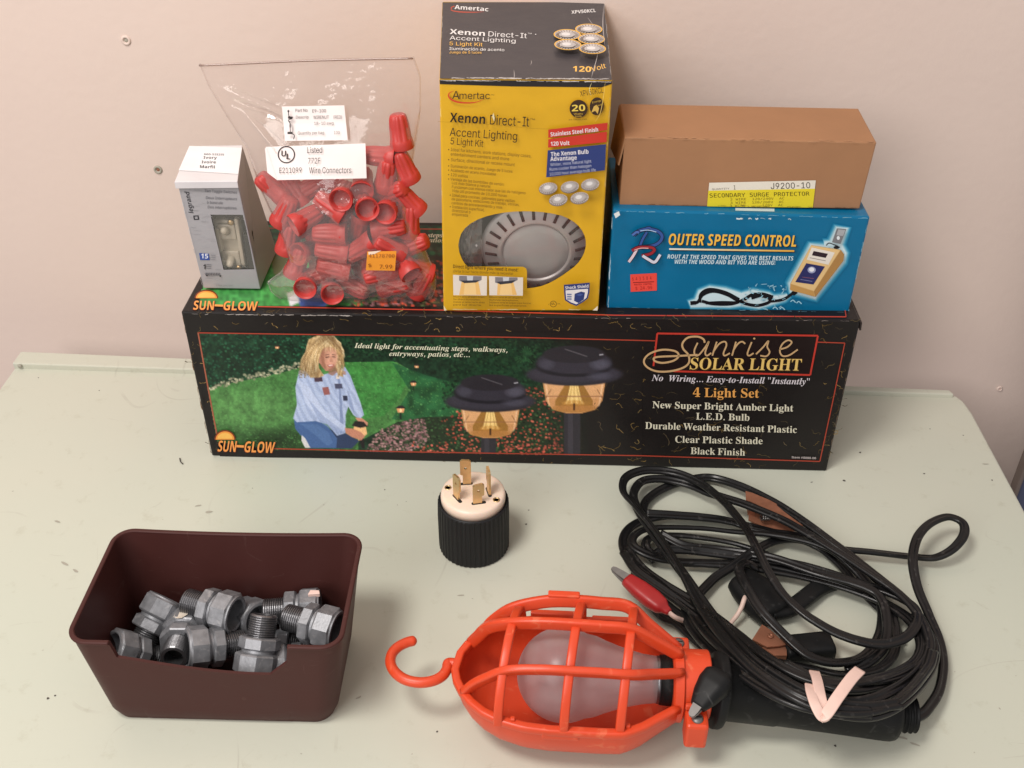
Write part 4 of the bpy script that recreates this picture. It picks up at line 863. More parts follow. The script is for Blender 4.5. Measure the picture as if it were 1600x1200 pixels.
# what shows through the window: a puck light and a bagged cable
pc = at_plane(837, 388, C2['BL'] - nb * .0135, nb)
nrm = unit(nb * math.cos(.12) + V(0, 0, -1) * math.sin(.12)); fr = frame_along(pc, pc + nrm)
o = thing('puck_light', 'silver slotted puck light behind the oval window of the yellow carton', 'puck light', pc)
mb = MB(); lathe(mb, [(.020, -.018), (.030, -.016), (.0385, -.006), (.0412, -.001), (.0408, .0008), (.0385, .0018), (.032, .0042), (.0268, .0062), (.0252, .0060), (.0245, .0045)], 64, frame=fr); mb.build('rim', M['puck'], o)
mb = MB()
for i in range(24):
    t = 2 * math.pi * i / 24 + .07; d = np.array([math.cos(t), math.sin(t)]); P = []
    for r, h in ((.0292, .00535), (.0318, .00445), (.0345, .0035), (.0378, .0023)):
        P.append(fr[:3, 3] + fr[:3, :3] @ V(d[0] * r, d[1] * r, h + .0003))
    sweep(mb, P, rrect(.0022, .0012, .0005, 2), up=nrm)
mb.build('slot', M['dark'], o).data.name = 'slots'
mb = MB(); lathe(mb, [(.0246, .0046), (.0240, .0052), (.018, .0062), (.010, .0068), (0, .0070)], 48, frame=fr); mb.build('lens', M['lens'], o)
o = thing('bagged_cable', 'clear bagged grey cable at the left of the oval window', 'cable', at_plane(728, 385, C2['BL'] - nb * .02, nb))
mb = MB()
for k in range(6):
    P = [at_plane(x + 1.6 * math.sin(k * 2.1) + k * 2.6, y, C2['BL'] - nb * (.010 + .003 * (k % 3)), nb) for x, y in ((734, 338), (727, 352), (722, 370), (721, 390), (724, 406), (731, 420))]
    sweep(mb, catmull(P, 5), circ(.0014, 8))
mb.build('cable', M['zinc_dark'], o)
mb = MB(); g = random.Random(3); P = []; nx, ny = 9, 14
for j in range(ny):
    for i in range(nx):
        P.append(at_plane(716 + i * 4.6 + g.uniform(-1, 1), 334 + j * 7 + g.uniform(-1, 1), C2['BL'] - nb * (.006 + g.uniform(0, .005)), nb))
mb.add(P, [(j * nx + i, j * nx + i + 1, (j + 1) * nx + i + 1, (j + 1) * nx + i) for j in range(ny - 1) for i in range(nx - 1)], smooth=True)
mb.build('bag', mat_film('cable_bag_film', tint=(.8, .78, .76), gloss=.12, haze=.08, rough=.15), o)

# ------------------------------------------------------------------ teal carton
C3 = carton(H1, dict(bl=(948, 482.5), br=(1326, 490), tl=(958, 327), tr=(1360, 339)), depth=.092)
TEAL = ink(6, 104, 146)
o3 = thing('speed_control_carton', 'teal carton with yellow lettering under the plain brown box', 'carton', C3['base'])
mb = MB(); hexa(mb, C3['c8'], .0016, 2, 0, TEAL); F3 = Face(mb, C3['BL'], C3['n']); F3.nxt()
b4 = lambda pts: [(930 + x * .30831, 140 + y * .30831) for x, y in pts]
dev = [(1095, 785), (1160, 795), (1165, 775), (1195, 770), (1225, 700), (1275, 703), (1245, 785), (1268, 830), (1258, 870), (1112, 1056), (990, 1020), (985, 985)]
cab = [(1010, 1025), (960, 1065), (890, 1085), (830, 1104), (740, 1090), (680, 1098), (580, 1096), (486, 1098), (478, 1076), (510, 1066), (528, 1022), (580, 1002), (660, 1012), (740, 1036), (800, 1020), (880, 1035), (905, 1050), (960, 1045)]
def glow(F, pts, steps):
    c = np.mean(pts, 0); P = np.array(pts, float); N = len(P); nr = []
    ar = sum(P[i][0] * P[(i + 1) % N][1] - P[(i + 1) % N][0] * P[i][1] for i in range(N))
    for i in range(N):
        t = unit(P[(i + 1) % N] - P[i - 1]); nr.append(np.array([t[1], -t[0]]) * (1 if ar > 0 else -1))
    for d, col in steps: F.poly(b4((P + np.array(nr) * d).tolist()), col)
GL = [(30, ink(14, 114, 156)), (25, ink(34, 128, 168)), (20, ink(66, 150, 184)), (15, ink(108, 176, 202)), (10, ink(156, 202, 218)), (5, ink(200, 224, 232))]
glow(F3, cab, [(d * .8, c) for d, c in GL]); glow(F3, dev, GL)
K = ink(20, 20, 26)
for P, wd in (([(485, 1084), (520, 1076), (545, 1040), (600, 1022), (670, 1040), (740, 1078), (820, 1094), (885, 1074), (860, 1044), (800, 1038), (750, 1066), (690, 1086), (600, 1086), (540, 1072)], 4.8), ([(530, 1080), (536, 1036), (580, 1012), (660, 1028), (730, 1064)], 4.6), ([(560, 1082), (640, 1078), (720, 1080)], 4.2), ([(880, 1074), (950, 1064), (1005, 1030)], 4.4), ([(790, 1052), (840, 1040), (900, 1056)], 8), ([(482, 1082), (510, 1080)], 6)):
    F3.curve(b4(P), wd, K)
F3.line(b4([(1000, 1036), (1020, 1022)]), 7, K)
LBL = ink(150, 200, 220); g = random.Random(9)
for _ in range(46):
    x, y = g.uniform(720, 960), g.uniform(985, 1115)
    if 985 < y < 1120 and (x > 860 or y < 1030 or g.random() < .4): F3.curve(b4([(x, y), (x + g.uniform(-10, 14), y + g.uniform(-8, 8)), (x + g.uniform(0, 22), y + g.uniform(-12, 12))]), g.uniform(.5, 1.4), LBL)
for x, y in ((990, 1075), (1020, 1082), (900, 1110), (935, 1112)): F3.curve(b4([(x, y), (x + 12, y - 8), (x + 26, y + 4)]), 1.6, LBL)
F3.poly(b4([(1225, 703), (1273, 707), (1243, 782), (1200, 774)]), ink(120, 120, 124)); F3.poly(b4([(1232, 708), (1268, 712), (1256, 742), (1222, 738)]), ink(164, 166, 170)); F3.ell(*b4([(1232, 752)])[0], 2.4, 3, ink(220, 228, 232)); F3.curve(b4([(1170, 790), (1185, 778), (1215, 788), (1240, 800)]), 1.6, ink(40, 38, 44))
F3.ell(*b4([(1222, 800)])[0], 4.4, 2.4, K)
F3.poly(b4([(1095, 788), (1245, 812), (1258, 850), (1112, 1048), (990, 1018), (988, 985)]), ink(206, 170, 112)); F3.poly(b4([(1245, 812), (1262, 835), (1258, 868), (1116, 1052), (1108, 1024)]), ink(168, 126, 72)); F3.poly(b4([(1095, 790), (1240, 815), (1108, 1020), (992, 984)]), ink(222, 188, 132)); F3.poly(b4([(990, 985), (1106, 1022), (1112, 1050), (986, 1014)]), ink(190, 146, 84))
F3.poly(b4([(1097, 800), (1214, 826), (1182, 888), (1072, 862)]), ink(224, 218, 208)); F3.poly(b4([(1107, 818), (1180, 832), (1168, 853), (1098, 840)]), ink(44, 30, 40)); F3.line(b4([(1088, 852), (1168, 868)]), .8, ink(120, 110, 110)); F3.poly(b4([(1070, 880), (1164, 897), (1106, 988), (1014, 975)]), ink(42, 44, 96)); F3.ell(*b4([(1097, 914)])[0], 6.4, 5.2, ink(150, 156, 190)); F3.ell(*b4([(1097, 912)])[0], 4.0, 3.4, ink(228, 230, 238)); F3.line(b4([(1040, 962), (1100, 972)]), .9, ink(120, 124, 170)); F3.line(b4([(1050, 950), (1108, 958)]), .7, ink(140, 90, 110))
# the big D over R initials
def brush(P, wd, col, rim=ink(24, 26, 44)): F3.curve(b4(P), wd + 2.2, rim, taper=False); F3.curve(b4(P), wd, col, taper=False)
INK = ink(54, 84, 150); RDK = ink(150, 40, 50)
brush([(262, 722), (240, 760), (226, 796)], 3.6, INK); brush([(196, 738), (220, 718), (262, 708), (312, 716), (338, 740), (330, 768), (296, 790), (232, 800)], 4.6, INK); brush([(188, 738), (210, 722), (222, 726)], 3.6, ink(80, 110, 176)); brush([(256, 704), (272, 700), (282, 704)], 3, INK)
brush([(212, 806), (194, 840), (170, 874)], 4.2, ink(214, 196, 206)); brush([(186, 816), (220, 800), (280, 800), (300, 812), (280, 832), (236, 842)], 4.2, RDK); brush([(240, 842), (272, 862), (302, 874), (330, 836)], 4.4, ink(206, 206, 220)); F3.curve(b4([(198, 814), (230, 804), (270, 804)]), 1.4, ink(226, 170, 170)); F3.curve(b4([(228, 716), (270, 712), (310, 722)]), 1.3, ink(170, 196, 230))
p0, p1 = b4([(372, 787), (1018, 796)])
F3.text('OUTER SPEED CONTROL', (p0[0] + 1.4, p0[1] + 1.2), (p1[0] + 1.4, p1[1] + 1.2), 18, ink(20, 30, 44), 'bold_italic', .03); F3.text('OUTER SPEED CONTROL', p0, p1, 17.5, ink(236, 184, 72), 'bold_italic', .008)
F3.line([(q[0] + 1, q[1] + 1.2) for q in b4([(375, 808), (1008, 818)])], 3, ink(20, 40, 56)); ln = b4([(375, 808), (1008, 818)])
for i in range(20):
    t0, t1 = i / 20, (i + 1.02) / 20; c = np.array([226, 224, 214]) * (1 - t0) + np.array([226, 166, 58]) * t0; q = [np.array(ln[0]) + (np.array(ln[1]) - ln[0]) * t for t in (t0, t1)]; F3.line(q, 2.6, ink(*c))
p0, p1 = b4([(365, 856), (1005, 866)]); F3.text('ROUT AT THE SPEED THAT GIVES THE BEST RESULTS', p0, p1, 6.4, ink(202, 220, 226), 'bold_italic'); p0, p1 = b4([(403, 882), (912, 888)]); F3.text('WITH THE WOOD AND BIT YOU ARE USING!', p0, p1, 6.4, ink(202, 220, 226), 'bold_italic')
worn_edge(F3, (960, 329.5), (1356, 341), ink(150, 196, 212), 22, (.4, 1.2), (3, 16), 31, .6); worn_edge(F3, (1150, 341), (1236, 343), ink(214, 224, 226), 8, (1.2, 3.4), (3, 9), 32, 1.2); worn_edge(F3, (957, 334), (950, 480), ink(196, 214, 220), 14, (.5, 1.8), (3, 14), 33, .5); worn_edge(F3, (1357, 342), (1326, 486), ink(130, 180, 200), 16, (.4, 1.2), (3, 12), 34, .5); worn_edge(F3, (952, 480), (1322, 488), ink(110, 160, 180), 14, (.3, .9), (3, 12), 35, .4)
F3.poly([(959, 334), (967, 330), (969, 336), (962, 341)], ink(214, 222, 222))
T3 = Face(mb, C3['TL'], C3['up']); T3.poly([(1149, 329), (1210, 330.5), (1210, 326), (1149, 325)], ink(190, 205, 212)); 
mb.build('card_body', M['card_gloss'], o3)
mb = MB(); S = Face(mb, C3['BL'], C3['n'], base=.0005); S.poly([(984.9, 428.9), (1026.2, 426.7), (1026.4, 453.9), (985.5, 456)], ink(228, 74, 62))
DR = ink(130, 30, 30); S.text('$ 4 3 5 8 4', (988, 438.5), (1018, 436.8), 5.2, DR, 'mono'); S.line([(989, 441.6), (1022, 440.2)], 1.2, DR); S.text('ROUTER CONTROL', (991, 446), (1019, 444.6), 2.4, DR, 'mono'); S.text('$ 24.99', (993, 453), (1019, 451.6), 5, ink(170, 40, 36), 'mono')
mb.build('price_sticker', M['paper'], o3)

# ------------------------------------------------------------------ plain brown box on the teal carton
C4 = carton(C3['zt'] + .0004, dict(bl=(968, 321), br=(1343, 326.5), tl=(976, 214.6), tr=(1370, 222.5)), back=((968.5, 163), (1341.6, 168)))
KR = ink(160, 118, 86)
o4 = thing('surge_protector_box', 'plain brown kraft box with white and yellow label, on top of the teal carton', 'box', C4['base'])
mb = MB(); hexa(mb, C4['c8'], .0009, 2, 0, KR); F4 = Face(mb, C4['BL'], C4['n']); F4.nxt(); T4 = Face(mb, C4['TL'], C4['up']); T4.nxt()
worn_edge(F4, (977, 216), (1368, 223.5), ink(190, 146, 112), 26, (.4, 1.1), (4, 18), 41, .4); worn_edge(T4, (977, 213), (1366, 221), ink(196, 150, 116), 22, (.4, 1.0), (4, 18), 42, .5); worn_edge(F4, (972, 319), (1340, 324.5), ink(98, 66, 44), 22, (.4, 1.0), (4, 18), 43, .4)
mb.build('card_body', M['kraft'], o4)
mb = MB(); dx = unit(C4['TR'] - C4['TL']); L0, L1 = C4['TL'], C4['KL']
q0 = L0 + dx * .0012 + V(0, 0, -.001); q1 = L1 + dx * .0005 + V(0, 0, -.001); P = [q0, q1, q1 - dx * .0045 + V(0, 0, -.034), q0 - dx * .0035 + V(0, 0, -.020)]
P = P + [p - dx * .0011 for p in P]; mb.add(P, [(0, 1, 2, 3), (7, 6, 5, 4), (0, 4, 5, 1), (2, 6, 7, 3), (1, 5, 6, 2), (0, 3, 7, 4)], 0, KR); mb.build('end_flap', M['kraft'], o4, recalc=True)
mb = MB(); S = Face(mb, C4['BL'], C4['n'], base=.0005)
S.poly(b4([(578, 472), (1118, 460), (1103, 598), (567, 592)]), ink(224, 218, 204)); S.poly(b4([(573.5, 512), (1114, 502), (1103, 598), (567, 592)]), ink(222, 204, 44)); OL = ink(70, 62, 40)
S.text('QUANTITY', *b4([(592, 509), (680, 506)]), 2.6, OL, 'sans'); S.text('1', *b4([(702, 506), (711, 506)]), 6.4, OL, 'mono'); S.text('J9200-10', *b4([(890, 504), (1090, 499)]), 9.2, ink(58, 54, 50), 'sans')
S.text('SECONDARY SURGE PROTECTOR', *b4([(580, 547), (1086, 537)]), 6.2, ink(66, 60, 20), 'mono', .012)
for t, a, b in (('2 WIRE  120/240V  AC', (685, 562), (958, 556)), ('3 WIRE  120/208V  AC', (685, 579), (955, 574)), ('3 WIRE      120V  AC', (682, 594), (952, 590))): S.text(t, *b4([a, b]), 3.4, ink(120, 108, 30), 'mono')
mb.build('paper_label', M['paper'], o4)

# ------------------------------------------------------------------ silver switch carton
C5 = carton(H1, dict(bl=(318, 450.5), br=(407, 452), tl=(276.5, 284), tr=(371, 283)), back=((295.5, 228.5), (379, 229.5)))
SIL = ink(158, 156, 160)
o5 = thing('switch_carton', 'narrow silver grey carton with white top flap at the left end of the long carton', 'carton', C5['base'])
c5 = lambda pts: [(270 + x * .1416, 330 + y * .1416) for x, y in pts]; d1 = lambda pts: [(260 + x * .36667, 60 + y * .36667) for x, y in pts]
WIN5 = c5([(415, 38), (772, 40), (808, 180), (858, 420), (900, 640), (560, 645)])
mb = MB(); hole5 = windowed(mb, C5, WIN5, SIL, .0008); F5 = Face(mb, C5['BL'], C5['n']); F5.nxt()
g = random.Random(4); BLK = ink(46, 46, 52); GR = ink(96, 96, 104)
for _ in range(90):
    y = g.uniform(292, 446); x = 284 + (y - 292) * .21 + g.uniform(0, 30); k = g.uniform(.9, 1.12); F5.line([(x, y), (x + g.uniform(4, 12), y + .3)], g.uniform(.3, .7), ink(158 * k, 156 * k, 160 * k), h=F5.h)
p0, p1 = d1([(116, 745), (97, 655)]); F5.text('legrand', p0, p1, 7.5, BLK, 'bold', .0, up=(-1, -.12))
q = d1([(114, 755), (137, 754), (140, 773), (117, 774)]); F5.ring(q, [tuple(np.mean(q, 0) + (np.array(p) - np.mean(q, 0)) * .55) for p in q], BLK)
for t, a, b in (('Two Toggle Switches', (162, 655), (300, 662)), ('Deux Interrupteurs', (168, 684), (300, 690)), ('\u00e0 bascule', (172, 704), (240, 707)), ('Dos interruptores', (176, 724), (298, 729))): F5.text(t, *d1([a, b]), 4.2, GR, 'sans', .004)
F5.poly(c5([(290, 462), (395, 468), (408, 540), (302, 538)]), ink(50, 76, 150)); F5.text('15', *c5([(312, 520), (388, 522)]), 7.4, ink(220, 224, 236), 'bold', .02)
for i in range(3): F5.line(c5([(418, 486 + i * 24), (470, 488 + i * 24)]), .9, ink(126, 126, 134)); F5.line(c5([(372, 590 + i * 20), (425, 592 + i * 20)]), .8, GR)
F5.text('1', *c5([(334, 640), (360, 641)]), 7.6, BLK, 'bold', .02)
for i in range(6): x = 355 + i * 28; F5.curve(c5([(x, 680), (x + 10, 708), (x + 16, 680), (x + 22, 712)]), .8, GR)
F5.ell(*c5([(376, 710)])[0], 1.3, 1.3, BLK); F5.ell(*c5([(524, 716)])[0], 1.3, 1.3, BLK); F5.text('1 Pole 15A 120V', *c5([(478, 828), (660, 830)]), 2.4, ink(120, 116, 122))
worn_edge(F5, (278, 288), (316, 446), ink(190, 190, 194), 12, (.3, .8), (3, 12), 51, .3)
mb.build('card_body', M['card'], o5)
mb = MB(); pts, tri = tess([[(float(np.dot(p - C5['BL'], unit(C5['BR'] - C5['BL']))), float(p[2])) for p in hole5]]); mb.add([p - C5['n'] * .0006 for p in hole5], tri); mb.build('window_film', M['film'], o5)
# white lid: thin top flap with a lip hanging over the front
mb = MB(); t5 = C5['up']; e = .0008
A, B, K1, K2 = C5['TL'], C5['TR'], C5['KR'], C5['KL']; nn = C5['n']; A = A + nn * .0016 - unit(B - A) * .0012; B = B + nn * .0016 + unit(B - A) * .0006
lo = [A + t5 * .0003, B + t5 * .0003, K1 + t5 * .0003, K2 + t5 * .0003]; hi = [p + t5 * e for p in (A, B, K1, K2)]
hexa(mb, lo + hi, .0003, 1, 0, ink(214, 210, 212)); l0, l1 = A + nn * .0006, B + nn * .0006; dn = V(0, 0, -.0045)
hexa(mb, [l0 + dn, l1 + dn, l1 + dn - nn * .0008, l0 + dn - nn * .0008, l0 + t5 * e, l1 + t5 * e, l1 + t5 * e - nn * .0008, l0 + t5 * e - nn * .0008], .0002, 1, 0, ink(206, 202, 205))
mb.build('top_flap', M['card'], o5)
mb = MB(); S = Face(mb, C5['TL'] + t5 * .0009, C5['up'], base=.0002); S.poly(d1([(98, 458), (322, 466), (306, 578), (52, 562)]), ink(232, 230, 232))
for t, a, b, cp in (('660-S2I2I5', (160, 497), (246, 499), 2.8), ('Ivory', (158, 513), (215, 514), 4.2), ('Ivoire', (150, 532), (211, 533), 4.2), ('Marfil', (143, 552), (206, 554), 4.4)): S.text(t, *d1([a, b]), cp, ink(60, 58, 62), 'bold', .015)
mb.build('paper_label', M['paper'], o5)
sc = at_plane(366, 380, C5['BL'] - C5['n'] * .014, C5['n']); n5 = C5['n']; dx = unit(C5['BR'] - C5['BL']); uz = V(0, 0, 1)
o = thing('toggle_switch', 'ivory double toggle switch showing in the window of the silver carton', 'switch', sc)
def blk(mb, cx, cz, w, h, d, depth, bev=.001): 
    c = sc + dx * cx + uz * cz + n5 * depth; f = c + n5 * d / 2; k = c - n5 * d / 2
    hexa(mb, [f - dx * w / 2 - uz * h / 2, f + dx * w / 2 - uz * h / 2, k + dx * w / 2 - uz * h / 2, k - dx * w / 2 - uz * h / 2, f - dx * w / 2 + uz * h / 2, f + dx * w / 2 + uz * h / 2, k + dx * w / 2 + uz * h / 2, k - dx * w / 2 + uz * h / 2], bev, 2)
mb = MB(); blk(mb, -.003, 0, .020, .042, .008, -.002, .002); blk(mb, -.003, .012, .014, .013, .004, .003, .001); blk(mb, -.003, -.011, .014, .013, .004, .003, .001); mb.build('switch_body', M['ivory'], o)
for zc, dz in ((.012, .006), (-.010, -.005)):
    mb = MB(); p = sc + dx * -.003 + uz * zc + n5 * .003; lathe(mb, [(.0034, 0), (.0030, .006), (.0026, .0088), (.0012, .0098), (0, .010)], 14, frame=frame_along(p, p + n5 * .01 + uz * dz)); mb.build('toggle', M['ivory'], o)
mb = MB(); blk(mb, .0115, -.006, .006, .030, .010, -.001, .0012); blk(mb, -.001, -.0235, .022, .004, .010, 0, .0008); blk(mb, .004, .0235, .014, .004, .006, -.001, .0006); mb.build('terminal_block', M['dark'], o)
mb = MB(); blk(mb, .0062, .004, .0030, .040, .0050, .004, .0008); blk(mb, -.0098, .006, .0034, .020, .006, .004, .0008); blk(mb, -.0075, -.014, .006, .006, .007, .004, .0012); mb.build('mounting_strap', M['ivory'], o)
for zc in (.0205, -.0195):
    mb = MB(); p = sc + dx * .0015 + uz * zc + n5 * .0045; lathe(mb, [(.0026, 0), (.0024, .001), (.001, .0014), (0, .0014)], 12, frame=frame_along(p, p + n5)); mb.build('screw', M['brass'], o)
# ------------------------------------------------------------------ clear bag of red wire connectors
BAGP = V(0, .704, H1 + .0004); BAGN = unit(V(0, -1, .14)); BAGU = unit(V(0, .14, 1.0)); BAGX = V(1, 0, 0)
LX = ([99, 133, 181, 229, 295, 353, 405, 425, 440, 456, 472], [312, 326, 355, 385, 407, 434, 452, 440, 418, 424, 446])
RX = ([88, 118, 170, 236, 298, 353, 397, 430, 450, 467], [645, 656, 656.5, 647, 638, 652, 667, 680, 681, 673])
TV = ([0, .10, .25, .36, .5, .62, .78, .9, .96, 1], [.0008, .0012, .0035, .009, .0145, .0185, .0205, .0175, .011, .0035])
def bag_half(u, v):
    e = max(0.0, 1 - (2 * u - 1) ** 2) ** .5; return float(np.interp(v, *TV)) * e
def bag_xy(u, v):
    yl, yr = 99.6 + (471 - 99.6) * v, 88.6 + (467.5 - 88.6) * v; xl, xr = np.interp(yl, *LX), np.interp(yr, *RX)
    y = yl + (yr - yl) * u + (3.5 * math.sin(math.pi * u) * (v > .8) * (v - .8) * 5); return xl + (xr - xl) * u, y
o = thing('plastic_bag', 'clear plastic bag of red wire connectors standing between silver and yellow cartons', 'bag', at_plane(545, 468, BAGP, BAGN))
mb = MB(); NU, NV = 90, 110; wr = np.random.default_rng(2)
W1 = wr.normal(size=(6, 4))
CREASES = [((.05, .10), (.34, .24), 1.7, .016), ((.06, .16), (.30, .235), -1.5, .014), ((.10, .20), (.22, .42), 1.3, .013), ((.12, .24), (.30, .50), .7, .012), ((.9, .14), (.96, .42), .8, .014), ((.86, .30), (.97, .55), -.8, .014), ((.05, .86), (.30, .97), .9, .016), ((.70, .90), (.98, .99), .9, .016), ((.55, .86), (.85, .96), -.8, .014), ((.02, .93), (.2, .88), .8, .012), ((.3, .05), (.55, .12), .5, .02), ((.62, .08), (.85, .05), .5, .02)]
def crease(u, v):
    t = 0
    for (ua, va), (ub, vb), a, wd in CREASES:
        d = np.array([ub - ua, vb - va]); L2 = d @ d; k = ((u - ua) * d[0] + (v - va) * d[1]) / L2
        if -.2 < k < 1.2:
            e = math.hypot(u - ua - k * d[0], v - va - k * d[1]); t += a * math.exp(-(e / wd) ** 2) * math.exp(-((k - .5) / .45) ** 4)
    return t
def wrinkle(u, v, side):
    s = 0
    for a, b, c, d in W1: s += math.sin(a * 5 * u * 3 + b * 7 * v * 3 + c * 6 + side * d * 3)
    return s / 6 + crease(u, v)
for side in (1, -1):
    P = []
    for j in range(NV + 1):
        for i in range(NU + 1):
            u, v = i / NU, j / NV; x, y = bag_xy(u, v); b = at_plane(x, y, BAGP, BAGN); k = bag_half(u, v)
            P.append(b + BAGN * side * (k + .0020 * wrinkle(u, v, side) * min(1, k / .004 + .35)) + BAGN * .0022 * math.sin(5 * u + 2) * (1 - v) ** 2)
    F_ = [(j * (NU + 1) + i, (j + 1) * (NU + 1) + i, (j + 1) * (NU + 1) + i + 1, j * (NU + 1) + i + 1) for j in range(NV) for i in range(NU)]
    mb.add(P, F_ if side > 0 else [f[::-1] for f in F_], smooth=True)
mb.build('film', M['bag'], o)
mb = MB(); rim = [at_plane(*bag_xy(u, .004), BAGP, BAGN) + BAGN * .0022 * math.sin(5 * u + 2) + BAGN * .0008 for u in np.linspace(0, 1, 40)]
sweep(mb, rim, circ(.0007, 6))
mb.build('rolled_edge', mat_film('bag_edge_film', tint=(.62, .46, .40), gloss=.05, haze=.5, rough=.25, milk=(.42, .29, .24)), o)
for u_ in (0, 1):
    mb = MB(); sweep(mb, [at_plane(*bag_xy(u_, v), BAGP, BAGN) for v in np.linspace(0, 1, 50)], circ(.0006, 6)); mb.build('side_seam', M['bag'], o)
class BagFace(Face):
    """print and labels that follow the bag's bulging front"""
    def map(s, pts, h):
        out = []
        for x, y in pts:
            k = .01
            for _ in range(4):
                p = at_plane(x, y, BAGP + BAGN * k, BAGN); q = at_plane(*_px(p - BAGN * k), BAGP, BAGN)
                xx, yy = _px(q); v = min(1, max(0, (yy - 94) / (469 - 94))); xl, xr = np.interp(yy, *LX), np.interp(yy, *RX); u = min(1, max(0, (xx - xl) / (xr - xl)))
                k = bag_half(u, v)
            out.append(at_plane(x, y, BAGP + BAGN * (k + h), BAGN))
        return np.array(out)
    def nxt(s): s.h += .00025; return s.h
    def sheet(s, q, col, n=12, m=6, h=None):
        q = [np.array(p, float) for p in q]; pts = []
        for j in range(m + 1):
            for i in range(n + 1):
                a, b = i / n, j / m; pts.append(tuple((q[0] * (1 - a) + q[1] * a) * (1 - b) + (q[3] * (1 - a) + q[2] * a) * b))
        s.tris(pts, [(j * (n + 1) + i, j * (n + 1) + i + 1, (j + 1) * (n + 1) + i + 1, (j + 1) * (n + 1) + i) for j in range(m) for i in range(n)], col, h)
def _px(P):
    d = np.asarray(P) - CAM; z = d @ AX_F; return 800 + FPX * (d @ AX_R) / z, 600 + FPX * (d @ AX_D) / z
PW = ink(236, 226, 224); TK = ink(52, 44, 44)
mb = MB(); S = BagFace(mb, BAGP, BAGN, base=.0032); S.sheet(d1([(492, 290), (758, 285), (773, 434), (505, 437)]), PW)
for t, a, b, cp in (('Part No', (550, 314), (602, 313), 5), ('E9-100', (622, 316), (680, 315), 5), ('Descrip', (552, 342), (606, 341), 4.6), ('WIRENUT', (626, 343), (692, 342), 5), ('(RED)', (712, 342), (748, 342), 5), ('18-10 awg', (630, 369), (712, 367), 4.8), ('Quantity per bag', (560, 410), (672, 408), 4.8), ('100', (714, 408), (738, 408), 5)): S.text(t, *d1([a, b]), cp, TK, 'sans', .02)
for P in ([(520, 308), (522, 330), (536, 340), (520, 348), (526, 360)], [(526, 352), (528, 400)], [(528, 404), (545, 412), (542, 430)]): S.curve(d1(P), 1.3, TK)
S.poly(d1([(518, 332), (540, 334), (536, 344), (518, 342)]), TK); S.poly(d1([(516, 398), (538, 398), (538, 408), (516, 408)]), TK); S.ell(*d1([(528, 372)])[0], 1.6, 4, ink(120, 112, 112)); S.ell(*d1([(520, 310)])[0], 1.6, 1.8, TK)
mb.build('part_number_label', M['paper'], o)
mb = MB(); S = BagFace(mb, BAGP, BAGN, base=.0036); S.sheet(d1([(424, 462), (848, 447), (853, 596), (470, 604)]), PW, 16, 8); S.sheet(d1([(420, 470), (426, 462), (472, 604), (430, 572)]), PW, 2, 6)
c = d1([(511, 495)])[0]; S.ring([(c[0] + 13.6 * math.cos(t), c[1] + 13.6 * math.sin(t)) for t in np.linspace(0, 6.283, 33)[:-1]], [(c[0] + 11.8 * math.cos(t), c[1] + 11.8 * math.sin(t)) for t in np.linspace(0, 6.283, 33)[:-1]], TK)
S.text('U', *d1([(489, 502), (509, 503)]), 9, TK, 'bold', .02); S.text('L', *d1([(511, 515), (528, 516)]), 9, TK, 'bold', .02)
for t, a, b, cp in (('E211099', (481, 574), (576, 573), 8.5), ('Listed', (600, 489), (664, 488), 9.4), ('772F', (604, 534), (656, 533), 9), ('Wire Connectors', (608, 575), (788, 574), 9.4)): S.text(t, *d1([a, b]), cp, TK, 'sans', .03)
mb.build('listing_label', M['paper'], o)
mb = MB(); S = BagFace(mb, BAGP, BAGN, base=.0040); S.sheet(d1([(856, 908), (980, 906), (974, 990), (850, 988)]), ink(232, 150, 46), 6, 4); S.poly(d1([(860, 910), (916, 904), (884, 920), (862, 922)]), ink(232, 210, 190))
S.text('41178700', *d1([(862, 934), (972, 934)]), 5.6, ink(150, 90, 40), 'mono'); S.text('$', *d1([(860, 974), (874, 974)]), 5.4, ink(110, 56, 20), 'mono'); S.text('7.99', *d1([(908, 982), (962, 982)]), 6.4, ink(100, 50, 20), 'sans', .02)
mb.build('price_sticker', M['paper'], o)

